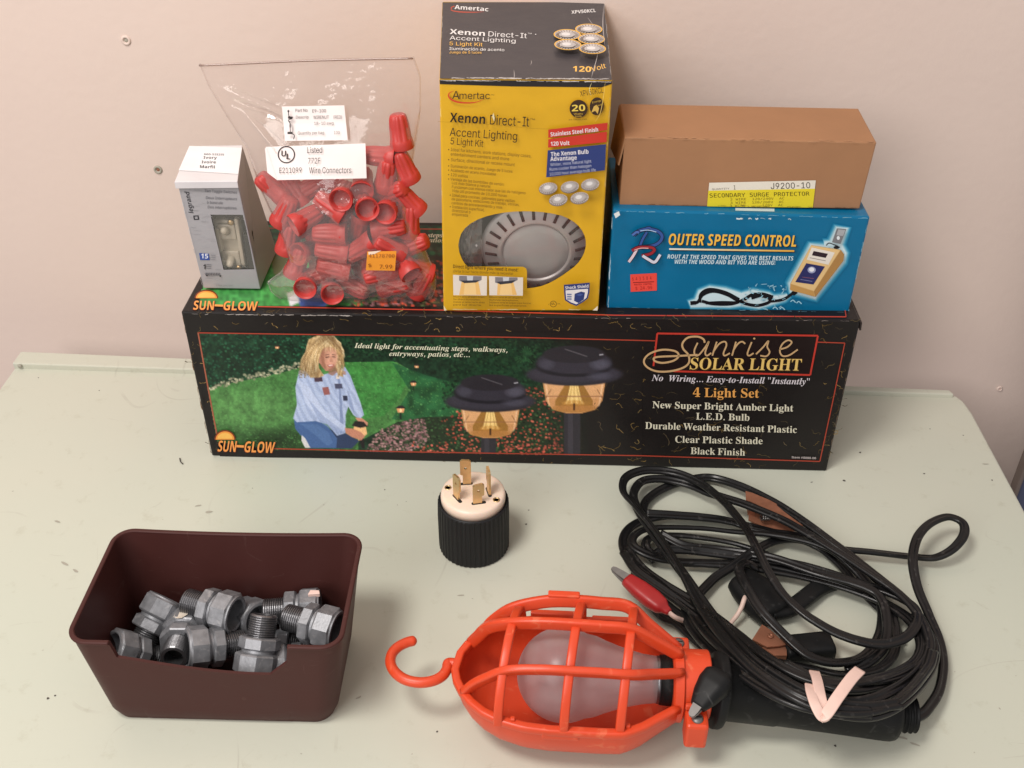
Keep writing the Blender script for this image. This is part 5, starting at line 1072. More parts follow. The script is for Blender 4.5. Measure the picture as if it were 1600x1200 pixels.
def nut_mesh():
    mb = MB(); n = 60
    prof = [(.0086, -.0125), (.0088, -.0118), (.0086, -.0085), (.0082, -.006), (.0078, -.0052), (.0074, .004), (.0066, .0095), (.0058, .0118), (.0046, .0125), (.0, .0125)]
    def rm(t, k): return 1.0 if k < 4 or k > 7 else 1 - .11 * (.5 + .5 * math.cos(10 * t)) ** 2 
    lathe(mb, prof, n, rmod=rm, cap=False)
    inner = [(.0086, -.0125), (.0077, -.0122), (.0072, -.0102), (.0060, -.0075), (.0048, -.005), (0, -.0035)]
    lathe(mb, inner, n, cap=False)
    return mb
NUTS = [(995, 395, 96, .1, 1), (1012, 545, 112, .25, 0), (905, 502, 175, -.1, 0), (938, 580, 80, .3, 1), (968, 652, 20, .7, 0), (450, 632, 140, .25, 0), (508, 735, 62, .3, 1), (600, 765, 30, -.5, 1), (700, 712, 145, -.15, 1), (757, 662, 60, -1.15, 1),
        (838, 610, 80, -1.0, 0), (846, 705, 110, -1.2, 1), (948, 715, 60, -1.1, 1), (822, 800, 255, -.3, 0), (695, 832, 180, .05, 1), (950, 808, 8, .05, 1), (705, 905, 172, .05, 1), (826, 895, 212, .0, 1), (712, 978, 170, .1, 1), (606, 905, 20, -.9, 0),
        (600, 1035, 70, -1.1, 1), (700, 1062, 100, -1.15, 1), (945, 890, 150, .4, 1), (1035, 775, 85, .1, 0), (1050, 880, 20, .2, 0), (1065, 985, 160, .2, 0), (905, 1000, 200, .4, 1), (865, 950, 100, -.4, 0), (975, 1050, 10, .3, 1), (800, 1060, 330, .4, 0),
        (520, 850, 75, .2, 0), (560, 950, 70, .1, 0), (1010, 955, 120, -.6, 1), (650, 1010, 200, .4, 0), (610, 640, 30, .2, -1), (700, 625, 150, .2, -1), (545, 645, 120, .0, -1), (770, 750, 20, .3, -1), (650, 790, 60, .1, -1), (880, 770, 110, .2, -1), (990, 700, 60, .1, -1), (1000, 860, 30, .2, -1), (760, 860, 120, .2, -1), (640, 880, 100, .2, -1), (570, 810, 30, .1, -1), (760, 960, 60, .2, -1), (890, 920, 10, .2, -1), (1090, 1040, 60, .2, -1), (690, 960, 20, 0, -1), (840, 1010, 100, 0, -1), (930, 650, 20, .2, -1), (1030, 690, 130, .3, -1)]
GRPN = 'red wire connectors in the clear bag'
SHARED = 'red fluted wire connector among the heap below the labels in the clear bag'
special = {0: 'red wire connector standing highest beside the bag right seam, narrow tip up', 2: 'red wire connector lying sideways half behind the right end of the listing label', 5: 'red wire connector leaning at the left edge just below the listing label', 11: 'red wire connector facing out with open round mouth, left of a paler one', 12: 'pale blurred red wire connector facing out, under the right seam bulge', 21: 'red wire connector at the bag bottom facing out, near the price sticker left'}
nut = None
for i, (x, y, ang, tilt, lay) in enumerate(NUTS):
    px, py = d1([(x, y)])[0]; xl, xr = np.interp(py, *LX), np.interp(py, *RX); hw = bag_half((px - xl) / max(1, xr - xl), min(1, max(0, (py - 94) / 375)))
    off = lay * max(.0, min(.0105, hw - .0078)); c = at_plane(px, py, BAGP + BAGN * off, BAGN)
    c[2] = max(c[2], H1 + .0098); a = math.radians(ang); d = unit((BAGX * math.cos(a) + BAGU * math.sin(a)) * math.cos(tilt) + unit(CAM - c) * math.sin(tilt))
    m = to_matrix(frame_along(c, c + d, i * .7)); lab = special.get(i, SHARED)
    if nut is None:
        nut = nut_mesh().build('wire_connector', M['redplastic']); tag(nut, lab, 'wire connector', GRPN); nut.matrix_basis = m
    else:
        q = nut.copy(); COL.objects.link(q); q.matrix_basis = m; q['label'] = lab

# ------------------------------------------------------------------ locking plug
PC = V(-.0424, .586, 0)
o = thing('locking_plug', 'black ribbed locking plug with cream face and four brass blades standing upright', 'plug', PC)
mb = MB(); fr = np.eye(4); fr[:3, 3] = PC
rib = lambda t, k: 1 + (.015 * (1 if math.cos(46 * t) > 0 else -.5) if 1 <= k <= 4 else 0)
lathe(mb, [(.0255, 0), (.0263, .0012), (.0264, .010), (.0264, .032), (.0260, .0445), (.0258, .0455), (.0250, .0462), (.0246, .0445), (.0, .0440)], 240, frame=fr, rmod=rib, smooth=False)
mb.build('ribbed_shell', M['shell'], o)
mb = MB(); lathe(mb, [(.0238, .044), (.0240, .0500), (.0236, .0520), (.0226, .0530), (.0208, .0534), (.010, .0535), (0, .0535)], 72, frame=fr)
mb.build('face', M['cream'], o)
FZ = .0535
def blade(px, py, w_, h_, rot, hook, lean=0.0):
    b = at_z(px, py, FZ); f = np.eye(4); c, s = math.cos(rot), math.sin(rot)
    f[:3, 0] = V(c, s, 0); f[:3, 1] = unit(V(-s * lean, c * lean, 1)); f[:3, 2] = np.cross(f[:3, 0], f[:3, 1]); f[:3, 3] = b
    x0, x1 = -w_ / 2, w_ / 2; nx = x1 - .0018 if hook > 0 else x0 + .0018
    if hook > 0: out = [(x0, -.002), (nx, -.002), (nx, h_ * .38), (x1, h_ * .42), (x1, h_ - .0015), (x1 - .0015, h_), (x0 + .001, h_ - .0008), (x0, h_ - .002)]
    else: out = [(nx, -.002), (x1, -.002), (x1, h_ - .002), (x1 - .001, h_ - .0008), (x0 + .0015, h_), (x0, h_ - .0015), (x0, h_ * .42), (nx, h_ * .38)]
    hole = [(.0 + .0011 * math.cos(t), h_ * .66 + .0011 * math.sin(t)) for t in np.linspace(0, 6.283, 13)[:-1]]
    m = MB(); extrude(m, [out, hole], .0016, f); m.build('blade', M['brass'], o)
    m = MB(); sl = np.eye(4); sl[:3, 0] = f[:3, 0]; sl[:3, 1] = V(-s, c, 0); sl[:3, 3] = b + V(0, 0, .0001); extrude(m, [rrect(w_ + .0022, .0026, .001, 2)], .0003, sl); return m
slots = [blade(728, 756, .0080, .0235, .12, -1), blade(714.5, 779, .0086, .0222, -.95, 1), blade(763.5, 769, .0086, .0230, 1.85, 1), blade(748, 786, .0084, .0184, .22, 1)]
m = MB()
for s_ in slots:
    for v_, f_ in ((np.concatenate(s_.v), s_.f),): m.add(v_, f_)
m.build('blade_slots', M['dark'], o)
for px, py in ((700, 762), (775.5, 781)):
    c = at_z(px, py, FZ); f = np.eye(4); f[:3, 3] = c
    m = MB(); lathe(m, [(.0026, -.0005), (.0026, .0003), (.0018, .0004), (.0017, -.0004)], 20, frame=f); m.build('screw_hole', M['brass'], o)
    m = MB(); lathe(m, [(.0017, .00015), (0, .00015)], 16, frame=f); m.build('hole', M['dark'], o)

# ------------------------------------------------------------------ brown bin of pipe fittings
BH = .080; BB = dict(cx=-.1952, cy=.4585, hw=.0728, hd=.0395, r=.013); BT = dict(cx=-.1934, cy=.4622, hw=.0822, hd=.0480, r=.012)
def bin_sec(z, inset=0.0):
    t = z / BH; g_ = {k: BB[k] * (1 - t) + BT[k] * t for k in BB}; g_['hw'] -= inset; g_['hd'] -= inset; g_['r'] = max(.003, g_['r'] - inset * .6); return g_
cols = []                                                       # (wall, fraction) round the bin, front wall left to right first
cutl, cutr = -.80, .715
fx = sorted(list(np.linspace(-1, 1, 33)) + [cutl, cutl + .012, cutr, cutr + .012] )
for f_ in fx: cols.append(('f', f_))
for a in np.linspace(-90, 0, 9)[1:]: cols.append(('fr', a))
for f_ in np.linspace(-1, 1, 14)[1:]: cols.append(('r', f_))
for a in np.linspace(0, 90, 9)[1:]: cols.append(('br', a))
for f_ in np.linspace(1, -1, 26)[1:]: cols.append(('b', f_))
for a in np.linspace(90, 180, 9)[1:]: cols.append(('bl', a))
for f_ in np.linspace(1, -1, 14)[1:]: cols.append(('l', f_))
for a in np.linspace(180, 270, 9)[1:-1]: cols.append(('fl', a))
def bin_pt(c, z, inset=0.0):
    g_ = bin_sec(z, inset); k, f_ = c; hw, hd, r, cx, cy = (g_[q] for q in ('hw', 'hd', 'r', 'cx', 'cy')); bow = 0
    if k == 'f': return V(cx + f_ * (hw - r), cy - hd - bow, z)
    if k == 'b': return V(cx + f_ * (hw - r), cy + hd - .0016 * (1 - f_ * f_) * z / BH, z)
    if k == 'r': return V(cx + hw, cy + f_ * (hd - r), z)
    if k == 'l': return V(cx - hw, cy + f_ * (hd - r), z)
    a = math.radians(f_); sx = 1 if k in ('fr', 'br') else -1; sy = 1 if k in ('br', 'bl') else -1
    return V(cx + sx * (hw - r) + r * math.cos(a), cy + sy * (hd - r) + r * math.sin(a), z)
def bin_top(c):
    k, f_ = c
    if k == 'f' and cutl < f_ <= cutr + .001:
        t = (f_ - cutl) / (cutr - cutl); z = .0665 - .0125 * math.sin(math.pi * min(1, t * .62 + .0)) - .002 * t
        if t > .90: z += (t - .90) / .10 * .012
        return z
    return BH
o = thing('plastic_bin', 'brown plastic bin with cut down front holding grey pipe fittings', 'bin', (BB['cx'], BB['cy'], 0))
mb = MB(); n = len(cols); RW = 9; P = []
for j in range(RW + 1):
    for c in cols: z = bin_top(c) * j / RW; P.append(bin_pt(c, z, (.0022 * (1 - min(1, j / 1.0)) if j == 0 else 0)))
b0 = len(P)
for j in range(RW + 1):
    for c in cols: zt = bin_top(c); z = zt - (zt - .0025) * j / RW; P.append(bin_pt(c, z, .0019))
F_ = []
for j in range(2 * RW + 1):
    for i in range(n): k = (i + 1) % n; F_.append((j * n + i, j * n + k, (j + 1) * n + k, (j + 1) * n + i))
mb.add(P, F_, 0, smooth=False); mb.add([P[i] for i in range(n)], [tuple(range(n - 1, -1, -1))]); q = [P[(2 * RW + 1) * n + i] for i in range(n)]; mb.add(q, [tuple(range(n))])
body = mb.build('bin_body', M['bin'], o)
for pl in body.data.polygons: pl.use_smooth = True
es = body.modifiers.new('split', 'EDGE_SPLIT'); es.split_angle = math.radians(35)
mb = MB(); i1 = next(i for i, c in enumerate(cols) if c[0] == 'f' and c[1] > cutr + .001); i0 = max(i for i, c in enumerate(cols) if c[0] == 'f' and c[1] <= cutl)
path = [bin_pt(cols[i % n], BH, .0004) for i in range(i1, n + i0 + 1)]
sweep(mb, path, rrect(.0032, .0022, .0009, 3), up=(0, 0, 1)); mb.build('rim_lip', M['bin'], o)

def oct_prof(mb, segs, n, mat, fr, hole_r=0.0, hole_d=0.0):
    lathe(mb, segs, n, mat, frame=fr, smooth=False)
def fitting(name='pipe_fitting'):
    """built along +x... the axis runs along local z: threaded tube at z=0, big nut at the far end"""
    root = thing(name, 'x', 'pipe fitting', (0, 0, 0), 'zinc pipe fittings in the brown bin')
    I = np.eye(4); m = MB(); pr = [(.0068, .0), (.0090, .0)]; z = .0006
    for i in range(9): pr += [(.0098, z + .0004), (.0098, z + .0008), (.0090, z + .0013)]; z += .0016
    pr += [(.0096, z), (.0096, z + .001)]; lathe(m, pr, 32, frame=I, smooth=False, cap=False); lathe(m, [(.0068, 0), (.0066, .010)], 28, 0, frame=I, cap=False); lathe(m, [(.0066, .010), (0, .0101)], 28, 1, frame=I, cap=False)
    m.build('threaded_tube', [M['zinc_dark'], M['dark']], root)
    m = MB(); oct8 = lambda t, k: 1 / max(.80, math.cos(((t + math.pi / 8) % (math.pi / 4)) - math.pi / 8)) if 0 < k < 4 else 1.0
    lathe(m, [(.0096, .0155), (.0127, .0157), (.0136, .0166), (.0136, .0232), (.0127, .0241), (.0118, .0243), (.0118, .0262)], 64, frame=I, rmod=oct8, smooth=False); m.build('hex_body', M['zinc'], root)
    m = MB(); oct2 = lambda t, k: 1 / max(.80, math.cos(((t + .3) % (math.pi / 4)) - math.pi / 8)) if 1 < k < 5 else 1.0
    lathe(m, [(.0118, .0262), (.0128, .0264), (.0140, .0272), (.0148, .0282), (.0148, .0395), (.0141, .0405), (.0138, .0415), (.0122, .0418), (.0112, .0410), (.0108, .030), (.0090, .0296), (.0088, .022), (0, .022)], 64, frame=I, rmod=oct2, smooth=False)
    m.build('compression_nut', M['zinc'], root); return root
bz = lambda x, y: (80 + x * .325, 800 + y * .325)
FIT = [  # (threaded end x, y, height), (nut end x, y, height), label
    ((432, 640, .024), (545, 440, .040), 'grey pipe fitting leaning at the back left of the bin, big nut uppermost'),
    ((632, 425, .047), (905, 500, .047), 'grey pipe fitting on top of the heap, open round mouth facing right'),
    ((480, 700, .018), (330, 668, .034), 'grey pipe fitting in the front left corner of the bin, nut end up'),
    ((582, 718, .040), (660, 520, .030), 'grey pipe fitting with peeling beige patch, tube end toward the front wall'),
    ((930, 630, .030), (640, 660, .042), 'grey pipe fitting lying level along the cut front, threads to the right'),
    ((1018, 530, .054), (985, 745, .034), 'grey pipe fitting with plain tube up and wide nut at the front edge'),
    ((1110, 500, .046), (1395, 575, .046), 'grey pipe fitting with long bright threads in the right end of the bin'),
    ((1030, 480, .036), (1290, 462, .036), 'grey pipe fitting behind the threaded one at the right end, pale chip on top'),
    ((870, 480, .020), (985, 520, .030), 'shadowed grey pipe fitting behind the topmost one, against the back wall'),
    ((1300, 705, .026), (1060, 745, .026), 'grey pipe fitting mostly hidden behind the right of the cut front'),
    ((1190, 640, .016), (1050, 640, .016), 'dark shadowed pipe fitting deep in the right of the bin'),
    ((760, 600, .018), (560, 560, .016), 'grey pipe fitting buried under the patch marked one, mostly hidden')]
proto = fitting(); first = True
for i, (a, b, lab) in enumerate(FIT):
    p0, p1 = at_z(*bz(a[0], a[1]), a[2]), at_z(*bz(b[0], b[1]), b[2]); mid = (p0 + p1) / 2; d = unit(p1 - p0); m = frame_along(mid - d * .0209 * .90, mid + d, .5 + i * .37); m[:3, :3] *= .90; M4 = to_matrix(m)
    # keep every fitting clear of the floor
    if first: r = proto; r.matrix_basis = M4; r['label'] = lab; first = False
    else: r = copy_thing(proto, M4, lab)
    if i == 3:
        mm = MB(); c = mid + d * .0108; up_ = unit(V(0, -.2, 1) - d * np.dot(V(0, -.2, 1), d)); sd = np.cross(up_, d); P = []
        g = random.Random(2)
        for k in range(11):
            t = 2 * math.pi * k / 11; q = g.uniform(.75, 1.2); P.append(c + up_ * .0137 + d * .0058 * q * math.cos(t) + sd * .005 * q * math.sin(t))
        pt = mm.add(P, [tuple(range(11))]).build('peeling_patch', M['patch']); pt.parent = r; pt.matrix_parent_inverse = M4.inverted()
    if i == 7:
        mm = MB(); c = mid + d * .016 + V(0, 0, .0122); hexa(mm, [c + V(x, y, z) for z in (0, .0035) for x, y in ((-.004, -.002), (.004, -.001), (.003, .002), (-.003, .002))], .0004, 1); pt = mm.build('paint_chip', M['tie']); pt.parent = r; pt.matrix_parent_inverse = M4.inverted()

# ------------------------------------------------------------------ orange caged work light
N0 = at_z(712, 1045, .042); AXL = unit(V(.2844, -.0095, 0)); TT = unit(V(AXL[1], -AXL[0], 0))      # along the light; toward the front of the table
def Lp(s, t, z): return V(N0[0], N0[1], 0) + AXL * s + TT * t + V(0, 0, z)
o = thing('work_light', 'orange plastic caged work light with hook, black handle and coiled black cord', 'work light', Lp(.07, 0, 0))
SW = ([0, .002, .006, .012, .02, .03, .045, .06, .09, .104, .115, .125, .137], [.004, .012, .0195, .0270, .0335, .0385, .0425, .0438, .0440, .0436, .0385, .0315, .0235])
wS = lambda s: float(np.interp(s, *SW))
ss = sorted(set(list(np.linspace(0, .03, 16)) + list(np.linspace(.03, .137, 26)))); NP = 26
mb = MB(); P = []; RZ = .042
def shell_pt(s, f, ins):
    w_ = max(.0006, wS(s) - ins); dp = max(.0006, .0408 * (wS(s) / .044) ** .85 - ins); a = math.pi * f; e = .8
    ct, st = math.cos(a), math.sin(a); return Lp(s + (ins if s < .002 else 0), w_ * math.copysign(abs(ct) ** e, ct), RZ - dp * st ** e)
for ins in (0, .0019):
    for s in ss:
        for k in range(NP + 1): P.append(shell_pt(s, k / NP, ins))
q = len(ss) * (NP + 1); F_ = []
for a in (0, 1):
    for j in range(len(ss) - 1):
        for k in range(NP):
            f_ = (a * q + j * (NP + 1) + k, a * q + j * (NP + 1) + k + 1, a * q + (j + 1) * (NP + 1) + k + 1, a * q + (j + 1) * (NP + 1) + k); F_.append(f_ if a else f_[::-1])
for j in range(len(ss) - 1):
    for k in (0, NP): F_.append((j * (NP + 1) + k, (j + 1) * (NP + 1) + k, q + (j + 1) * (NP + 1) + k, q + j * (NP + 1) + k))
for j in (0, len(ss) - 1):
    for k in range(NP): F_.append((j * (NP + 1) + k, j * (NP + 1) + k + 1, q + j * (NP + 1) + k + 1, q + j * (NP + 1) + k))
mb.add(P, F_, smooth=True); sh_ = mb.build('reflector_shell', M['orange'], o, recalc=True); es = sh_.modifiers.new('split', 'EDGE_SPLIT'); es.split_angle = math.radians(40)
# guard: rim rail, three cross ribs, three long ribs
mb = MB()
rimp = [Lp(s, wS(s) - .0012, RZ + .0012) for s in reversed(ss)] + [Lp(s, -wS(s) + .0012, RZ + .0012) for s in ss[1:]]
sweep(mb, rimp, rrect(.0052, .0054, .0014, 3)); 
for s in (.0345, .0735, .1065):
    r = wS(s) - .0008; k = 26; P = []
    for i in range(k + 1):
        a = math.pi * i / k; P.append(Lp(s - .0052 * math.cos(a), r * math.cos(a), RZ + r * .985 * math.sin(a)))
    T_ = np.gradient(np.array(P), axis=0); pth = np.array(P)
    Q = []; pr = rrect(.0056, .0038, .0013, 3)
    for i in range(k + 1):
        rad = unit(pth[i] - Lp(s - .0052 * math.cos(math.pi * i / k), 0, RZ)); 
        for (x, y) in pr: Q.append(pth[i] + AXL * x + rad * y)
    nn_ = len(pr); mb.add(Q, [(i * nn_ + j, (i + 1) * nn_ + j, (i + 1) * nn_ + (j + 1) % nn_, i * nn_ + (j + 1) % nn_) for i in range(k) for j in range(nn_)], smooth=True)
LONG = [[(.008, .0185, .044), (.0135, .0200, .053), (.022, .0225, .063), (.0345, .0248, .0735), (.055, .0262, .0775), (.0735, .0265, .0777), (.09, .0262, .0773), (.1065, .0255, .0760), (.120, .0185, .069), (.138, .0095, .060)],
        [(.0085, -.0200, .044), (.013, -.0165, .054), (.020, -.0120, .068), (.0345, -.0060, .0795), (.055, -.0030, .0845), (.0735, -.0020, .0855), (.09, -.0018, .0852), (.1065, -.0018, .0838), (.122, -.0018, .074), (.138, -.0018, .0625)],
        [(.016, -.0300, .044), (.022, -.0305, .054), (.0345, -.0310, .0655), (.055, -.0325, .0715), (.0735, -.0330, .0725), (.09, -.0325, .0722), (.1065, -.0315, .0712), (.120, -.0235, .064), (.138, -.0130, .055)]]
for L_ in LONG:
    pth = catmull([Lp(*p) for p in L_], 5); sweep(mb, pth, rrect(.0046, .0080, .0015, 3), up=unit(V(0, 0, 1) + TT * (.35 if L_[0][1] > 0 else -.45 if L_[-1][1] < -.01 else 0)))
def box_at(mb, s, t, z, ls, lt, lz, bev=.0008):
    c = [Lp(s + a * ls / 2, t + b * lt / 2, z + d * lz / 2) for d in (-1, 1) for a, b in ((-1, 1), (1, 1), (1, -1), (-1, -1))]; hexa(mb, c, bev, 2)
box_at(mb, .0665, .0430, RZ - .001, .022, .004, .007); box_at(mb, .066, -.0345, .0745, .020, .005, .006); box_at(mb, .060, -.0425, RZ + .004, .030, .004, .010); box_at(mb, .098, -.0420, RZ + .003, .026, .004, .007); box_at(mb, .038, .0385, RZ + .0035, .003, .003, .005); box_at(mb, .106, .039, RZ + .0035, .003, .003, .005)
mb.build('guard', M['orange'], o)
mb = MB(); hk = [(651.5, 1000.5), (638, 1003), (624, 1009.5), (614, 1019), (610, 1031), (612.5, 1043), (621.5, 1054.5), (636.5, 1063), (657, 1066.5), (677, 1063.5), (691, 1056), (698, 1046), (700, 1037), (706, 1036), (716, 1038)]
pth = catmull([at_z(x, y, .040) for x, y in hk], 7); N_ = len(pth); sc_ = np.ones(N_); sc_[:4] = (.25, .65, .88, .97)
sweep(mb, pth, circ(.0034, 14), scale=sc_); mb.build('hook', M['orange'], o)
CZ = .039; ax = frame_along(Lp(.134, 0, CZ), Lp(.2, 0, CZ))
mb = MB(); lathe(mb, [(.0215, 0), (.0235, .001), (.0235, .006), (.0222, .0068), (.0212, .0070), (.0212, .0225), (.0205, .0232), (.0190, .0232), (.0190, .001)], 56, frame=ax, smooth=False)
box_at(mb, .1480, .0275, .032, .0135, .0140, .021, .002); box_at(mb, .1405, -.0265, .036, .0140, .0140, .016, .002); box_at(mb, .1485, .0225, .046, .0150, .003, .004, .0008)
co = mb.build('collar', M['orange'], o)
for s, t, z in ((.1480, .0285, .0426), (.1405, -.0275, .0441)):
    c = Lp(s, t, z); f = frame_along(c, c + V(.05, -.1, 1)); m = MB(); lathe(m, [(.0036, 0), (.0035, .0008), (.0026, .0016), (.0012, .0019), (0, .0019)], 20, frame=f); hexa(m, [c + V(a, b, h) for h in (.0018, .0021) for a, b in ((-.0024, -.0004), (.0024, -.0004), (.0024, .0004), (-.0024, .0004))], .0001, 1, 1); m.build('screw', [M['steel'], M['dark']], o)
# bulb and socket
mb = MB(); bfr = frame_along(Lp(.0385, 0, .0420), Lp(.2, 0, .0410)); R_ = .0290; prof = [(0, 0)]
for a in np.linspace(8, 118, 22): prof.append((R_ * math.sin(math.radians(a)), R_ - R_ * math.cos(math.radians(a))))
prof += [(.0245, .0485), (.0218, .055), (.0190, .063), (.0168, .071), (.0152, .078), (.0142, .086), (.0138, .091)]
lathe(mb, prof, 56, frame=bfr); mb.build('bulb', M['bulb'], o)
mb = MB(); lathe(mb, [(.0132, .0885), (.0152, .0885), (.0155, .094), (.0150, .108), (0, .108)], 36, frame=bfr); lathe(mb, [(.0140, .0860), (.0146, .0868), (.0146, .0884), (.0139, .0886)], 36, 1, frame=bfr); mb.build('socket', [M['rubber'], M['zinc_dark']], o)
# handle
mb = MB(); h0, h1 = Lp(.1500, 0, .0360), Lp(.2760, -.001, .0195); hf = frame_along(h0, h1); HL = float(np.linalg.norm(h1 - h0))
lathe(mb, [(.0185, 0), (.0192, .002), (.0192, .010), (.0232, .0105), (.0236, .012), (.0236, .0150), (.0228, .0165), (.0180, .018), (.0176, .05), (.0170, .052), (.0172, .085), (.0176, .115), (.0176, HL - .004), (.0168, HL - .0012), (.0140, HL), (0, HL)], 48, frame=hf); 
mb.build('handle', M['rubber'], o)
mb = MB(); e1 = h1 + unit(h1 - h0) * .0135 + V(0, 0, .0015); sf = frame_along(h1 - unit(h1 - h0) * .001, e1)
pr = [(.0125, 0), (.0128, .002)]
for i in range(3): pr += [(.0120, .003 + i * .0034), (.0098, .0042 + i * .0034), (.0098, .0052 + i * .0034), (.0116, .0060 + i * .0034)]
pr += [(.0078, .0135), (0, .0138)]; lathe(mb, pr, 28, frame=sf); mb.build('strain_relief', M['rubber'], o)
# cord, a flat twin lead; strands traced in survey units with a height in millimetres
c4 = lambda x, y: (940 + x * .375, 710 + y * .375)
def twin(r=.00182, sp=.00178, k=7):
    a = [(sp + r * math.cos(t), r * math.sin(t)) for t in np.linspace(-2.35, 2.35, k + 3)]; return a + [(-x, -y) for x, y in a]
TW = twin()
STR = [
 [(1120, 1078, 46), (960, 1062, 50), (800, 1004, 50), (640, 900, 44), (520, 780, 34), (420, 650, 28), (330, 490, 24), (240, 345, 22), (150, 222, 20), (90, 150, 18), (104, 92, 16), (190, 66, 14), (310, 78, 14), (420, 124, 16), (510, 195, 20), (580, 282, 25), (640, 385, 28), (690, 485, 28), (760, 588, 26), (850, 668, 24), (960, 732, 22), (1080, 775, 22), (1180, 787, 22), (1272, 757, 22), (1318, 700, 20), (1300, 640, 16), (1200, 582, 14), (1060, 532, 12), (900, 482, 11), (720, 444, 10), (520, 414, 9), (350, 396, 8), (250, 402, 7), (195, 440, 6)],
 [(1240, 1040, 42), (1100, 1056, 46), (940, 1030, 48), (780, 960, 44), (620, 846, 38), (480, 690, 30), (350, 505, 22), (240, 362, 18), (160, 250, 16), (128, 170, 14), (164, 117, 11), (250, 102, 10), (350, 120, 10), (450, 162, 12), (600, 208, 16), (750, 268, 18), (880, 343, 18), (1000, 418, 18), (1130, 508, 18), (1250, 594, 18), (1332, 690, 18), (1372, 790, 20), (1352, 868, 24), (1280, 918, 28), (1160, 944, 32), (1020, 950, 34), (880, 920, 34), (760, 866, 32)],
 [(168, 262, 6), (188, 195, 5), (268, 138, 5), (370, 104, 5), (460, 94, 6), (570, 126, 9), (690, 186, 12), (810, 262, 14), (930, 347, 14), (1060, 437, 13), (1180, 524, 12), (1275, 604, 12), (1336, 702, 12), (1366, 806, 16), (1318, 906, 26), (1190, 996, 36), (1040, 1036, 42), (880, 1000, 42), (720, 912, 38), (560, 798, 30), (420, 690, 22), (300, 592, 16), (190, 492, 13), (108, 425, 11), (92, 352, 9), (132, 293, 7), (230, 262, 6), (380, 259, 5), (520, 276, 5), (640, 312, 5), (800, 338, 6), (940, 378, 5), (1040, 430, 3), (1130, 500, 3), (1210, 580, 3)],
 [(88, 402, 14), (150, 492, 15), (262, 572, 17), (400, 664, 20), (560, 770, 27), (720, 876, 34), (900, 950, 38), (1060, 980, 37), (1220, 940, 30), (1326, 862, 22), (1342, 772, 16), (1282, 682, 12), (1182, 612, 10), (1050, 553, 9), (900, 508, 8), (720, 474, 7), (560, 458, 6), (430, 452, 6), (300, 442, 8), (200, 424, 10), (132, 384, 12), (140, 335, 12), (222, 304, 11), (400, 306, 10), (560, 326, 10), (700, 337, 12), (850, 362, 14), (962, 402, 14), (1042, 462, 12), (1112, 540, 10), (1162, 622, 8), (1166, 720, 8), (1132, 800, 9), (1062, 856, 11), (960, 868, 13), (860, 834, 16), (760, 752, 19), (660, 652, 22), (597, 545, 22), (574, 475, 20), (606, 452, 16), (648, 478, 11)],
 [(180, 250, 8), (330, 256, 8), (480, 266, 7), (620, 296, 6), (800, 340, 6), (960, 392, 8), (1130, 412, 8), (1290, 426, 8), (1390, 430, 10), (1462, 398, 14), (1506, 340, 18), (1500, 285, 20), (1440, 258, 22), (1370, 285, 23), (1318, 350, 22), (1300, 440, 20), (1318, 550, 16), (1362, 668, 12), (1408, 790, 10), (1420, 890, 10), (1404, 990, 12), (1352, 1066, 16), (1300, 1094, 19), (1272, 1098, 20)],
 [(395, 585, 8), (470, 512, 7), (560, 458, 9), (640, 402, 12), (720, 362, 8), (820, 354, 6), (910, 388, 5), (980, 452, 4), (1050, 540, 4), (1120, 610, 4), (1210, 690, 4), (1250, 780, 5)],
 [(150, 480, 5), (160, 560, 5), (240, 668, 5), (312, 704, 6), (400, 772, 9), (500, 850, 14), (600, 925, 25)],
 [(1206, 640, 10), (1228, 740, 10), (1212, 840, 10), (1140, 906, 10), (1010, 918, 9), (880, 892, 8), (740, 862, 8)],
 [(350, 600, 12), (362, 690, 16), (430, 790, 24), (530, 880, 32), (650, 966, 42), (790, 1034, 47), (910, 1066, 47), (1060, 1090, 44), (1170, 1080, 40), (1270, 1022, 34), (1350, 930, 26), (1385, 842, 20), (1370, 762, 16), (1300, 670, 14)],
 [(240, 330, 12), (350, 380, 10), (500, 398, 9), (700, 428, 13), (900, 496, 16), (1050, 535, 17), (1150, 585, 16), (1190, 680, 14), (1182, 790, 12), (1110, 870, 10), (1020, 905, 8)],
 [(150, 470, 8), (145, 510, 6), (190, 560, 6), (260, 620, 8), (360, 700, 13)],
 [(100, 385, 10), (165, 470, 12), (270, 545, 14), (400, 628, 18), (540, 735, 26), (690, 848, 34), (850, 930, 38), (1010, 962, 38), (1170, 935, 32), (1290, 870, 24), (1330, 790, 18), (1290, 700, 14), (1190, 630, 11), (1060, 572, 10), (900, 524, 9), (740, 492, 8), (600, 474, 7), (460, 462, 6), (330, 452, 6), (235, 430, 7), (180, 395, 8), (200, 350, 9), (300, 335, 8), (420, 345, 8), (560, 372, 8), (690, 415, 10)],
 [(345, 590, 14), (400, 690, 22), (500, 800, 31), (620, 905, 40), (760, 1000, 47), (900, 1048, 50), (1050, 1072, 48), (1190, 1052, 42), (1290, 985, 35), (1360, 890, 28), (1380, 820, 22)],
]
mb = MB(); g = random.Random(8)
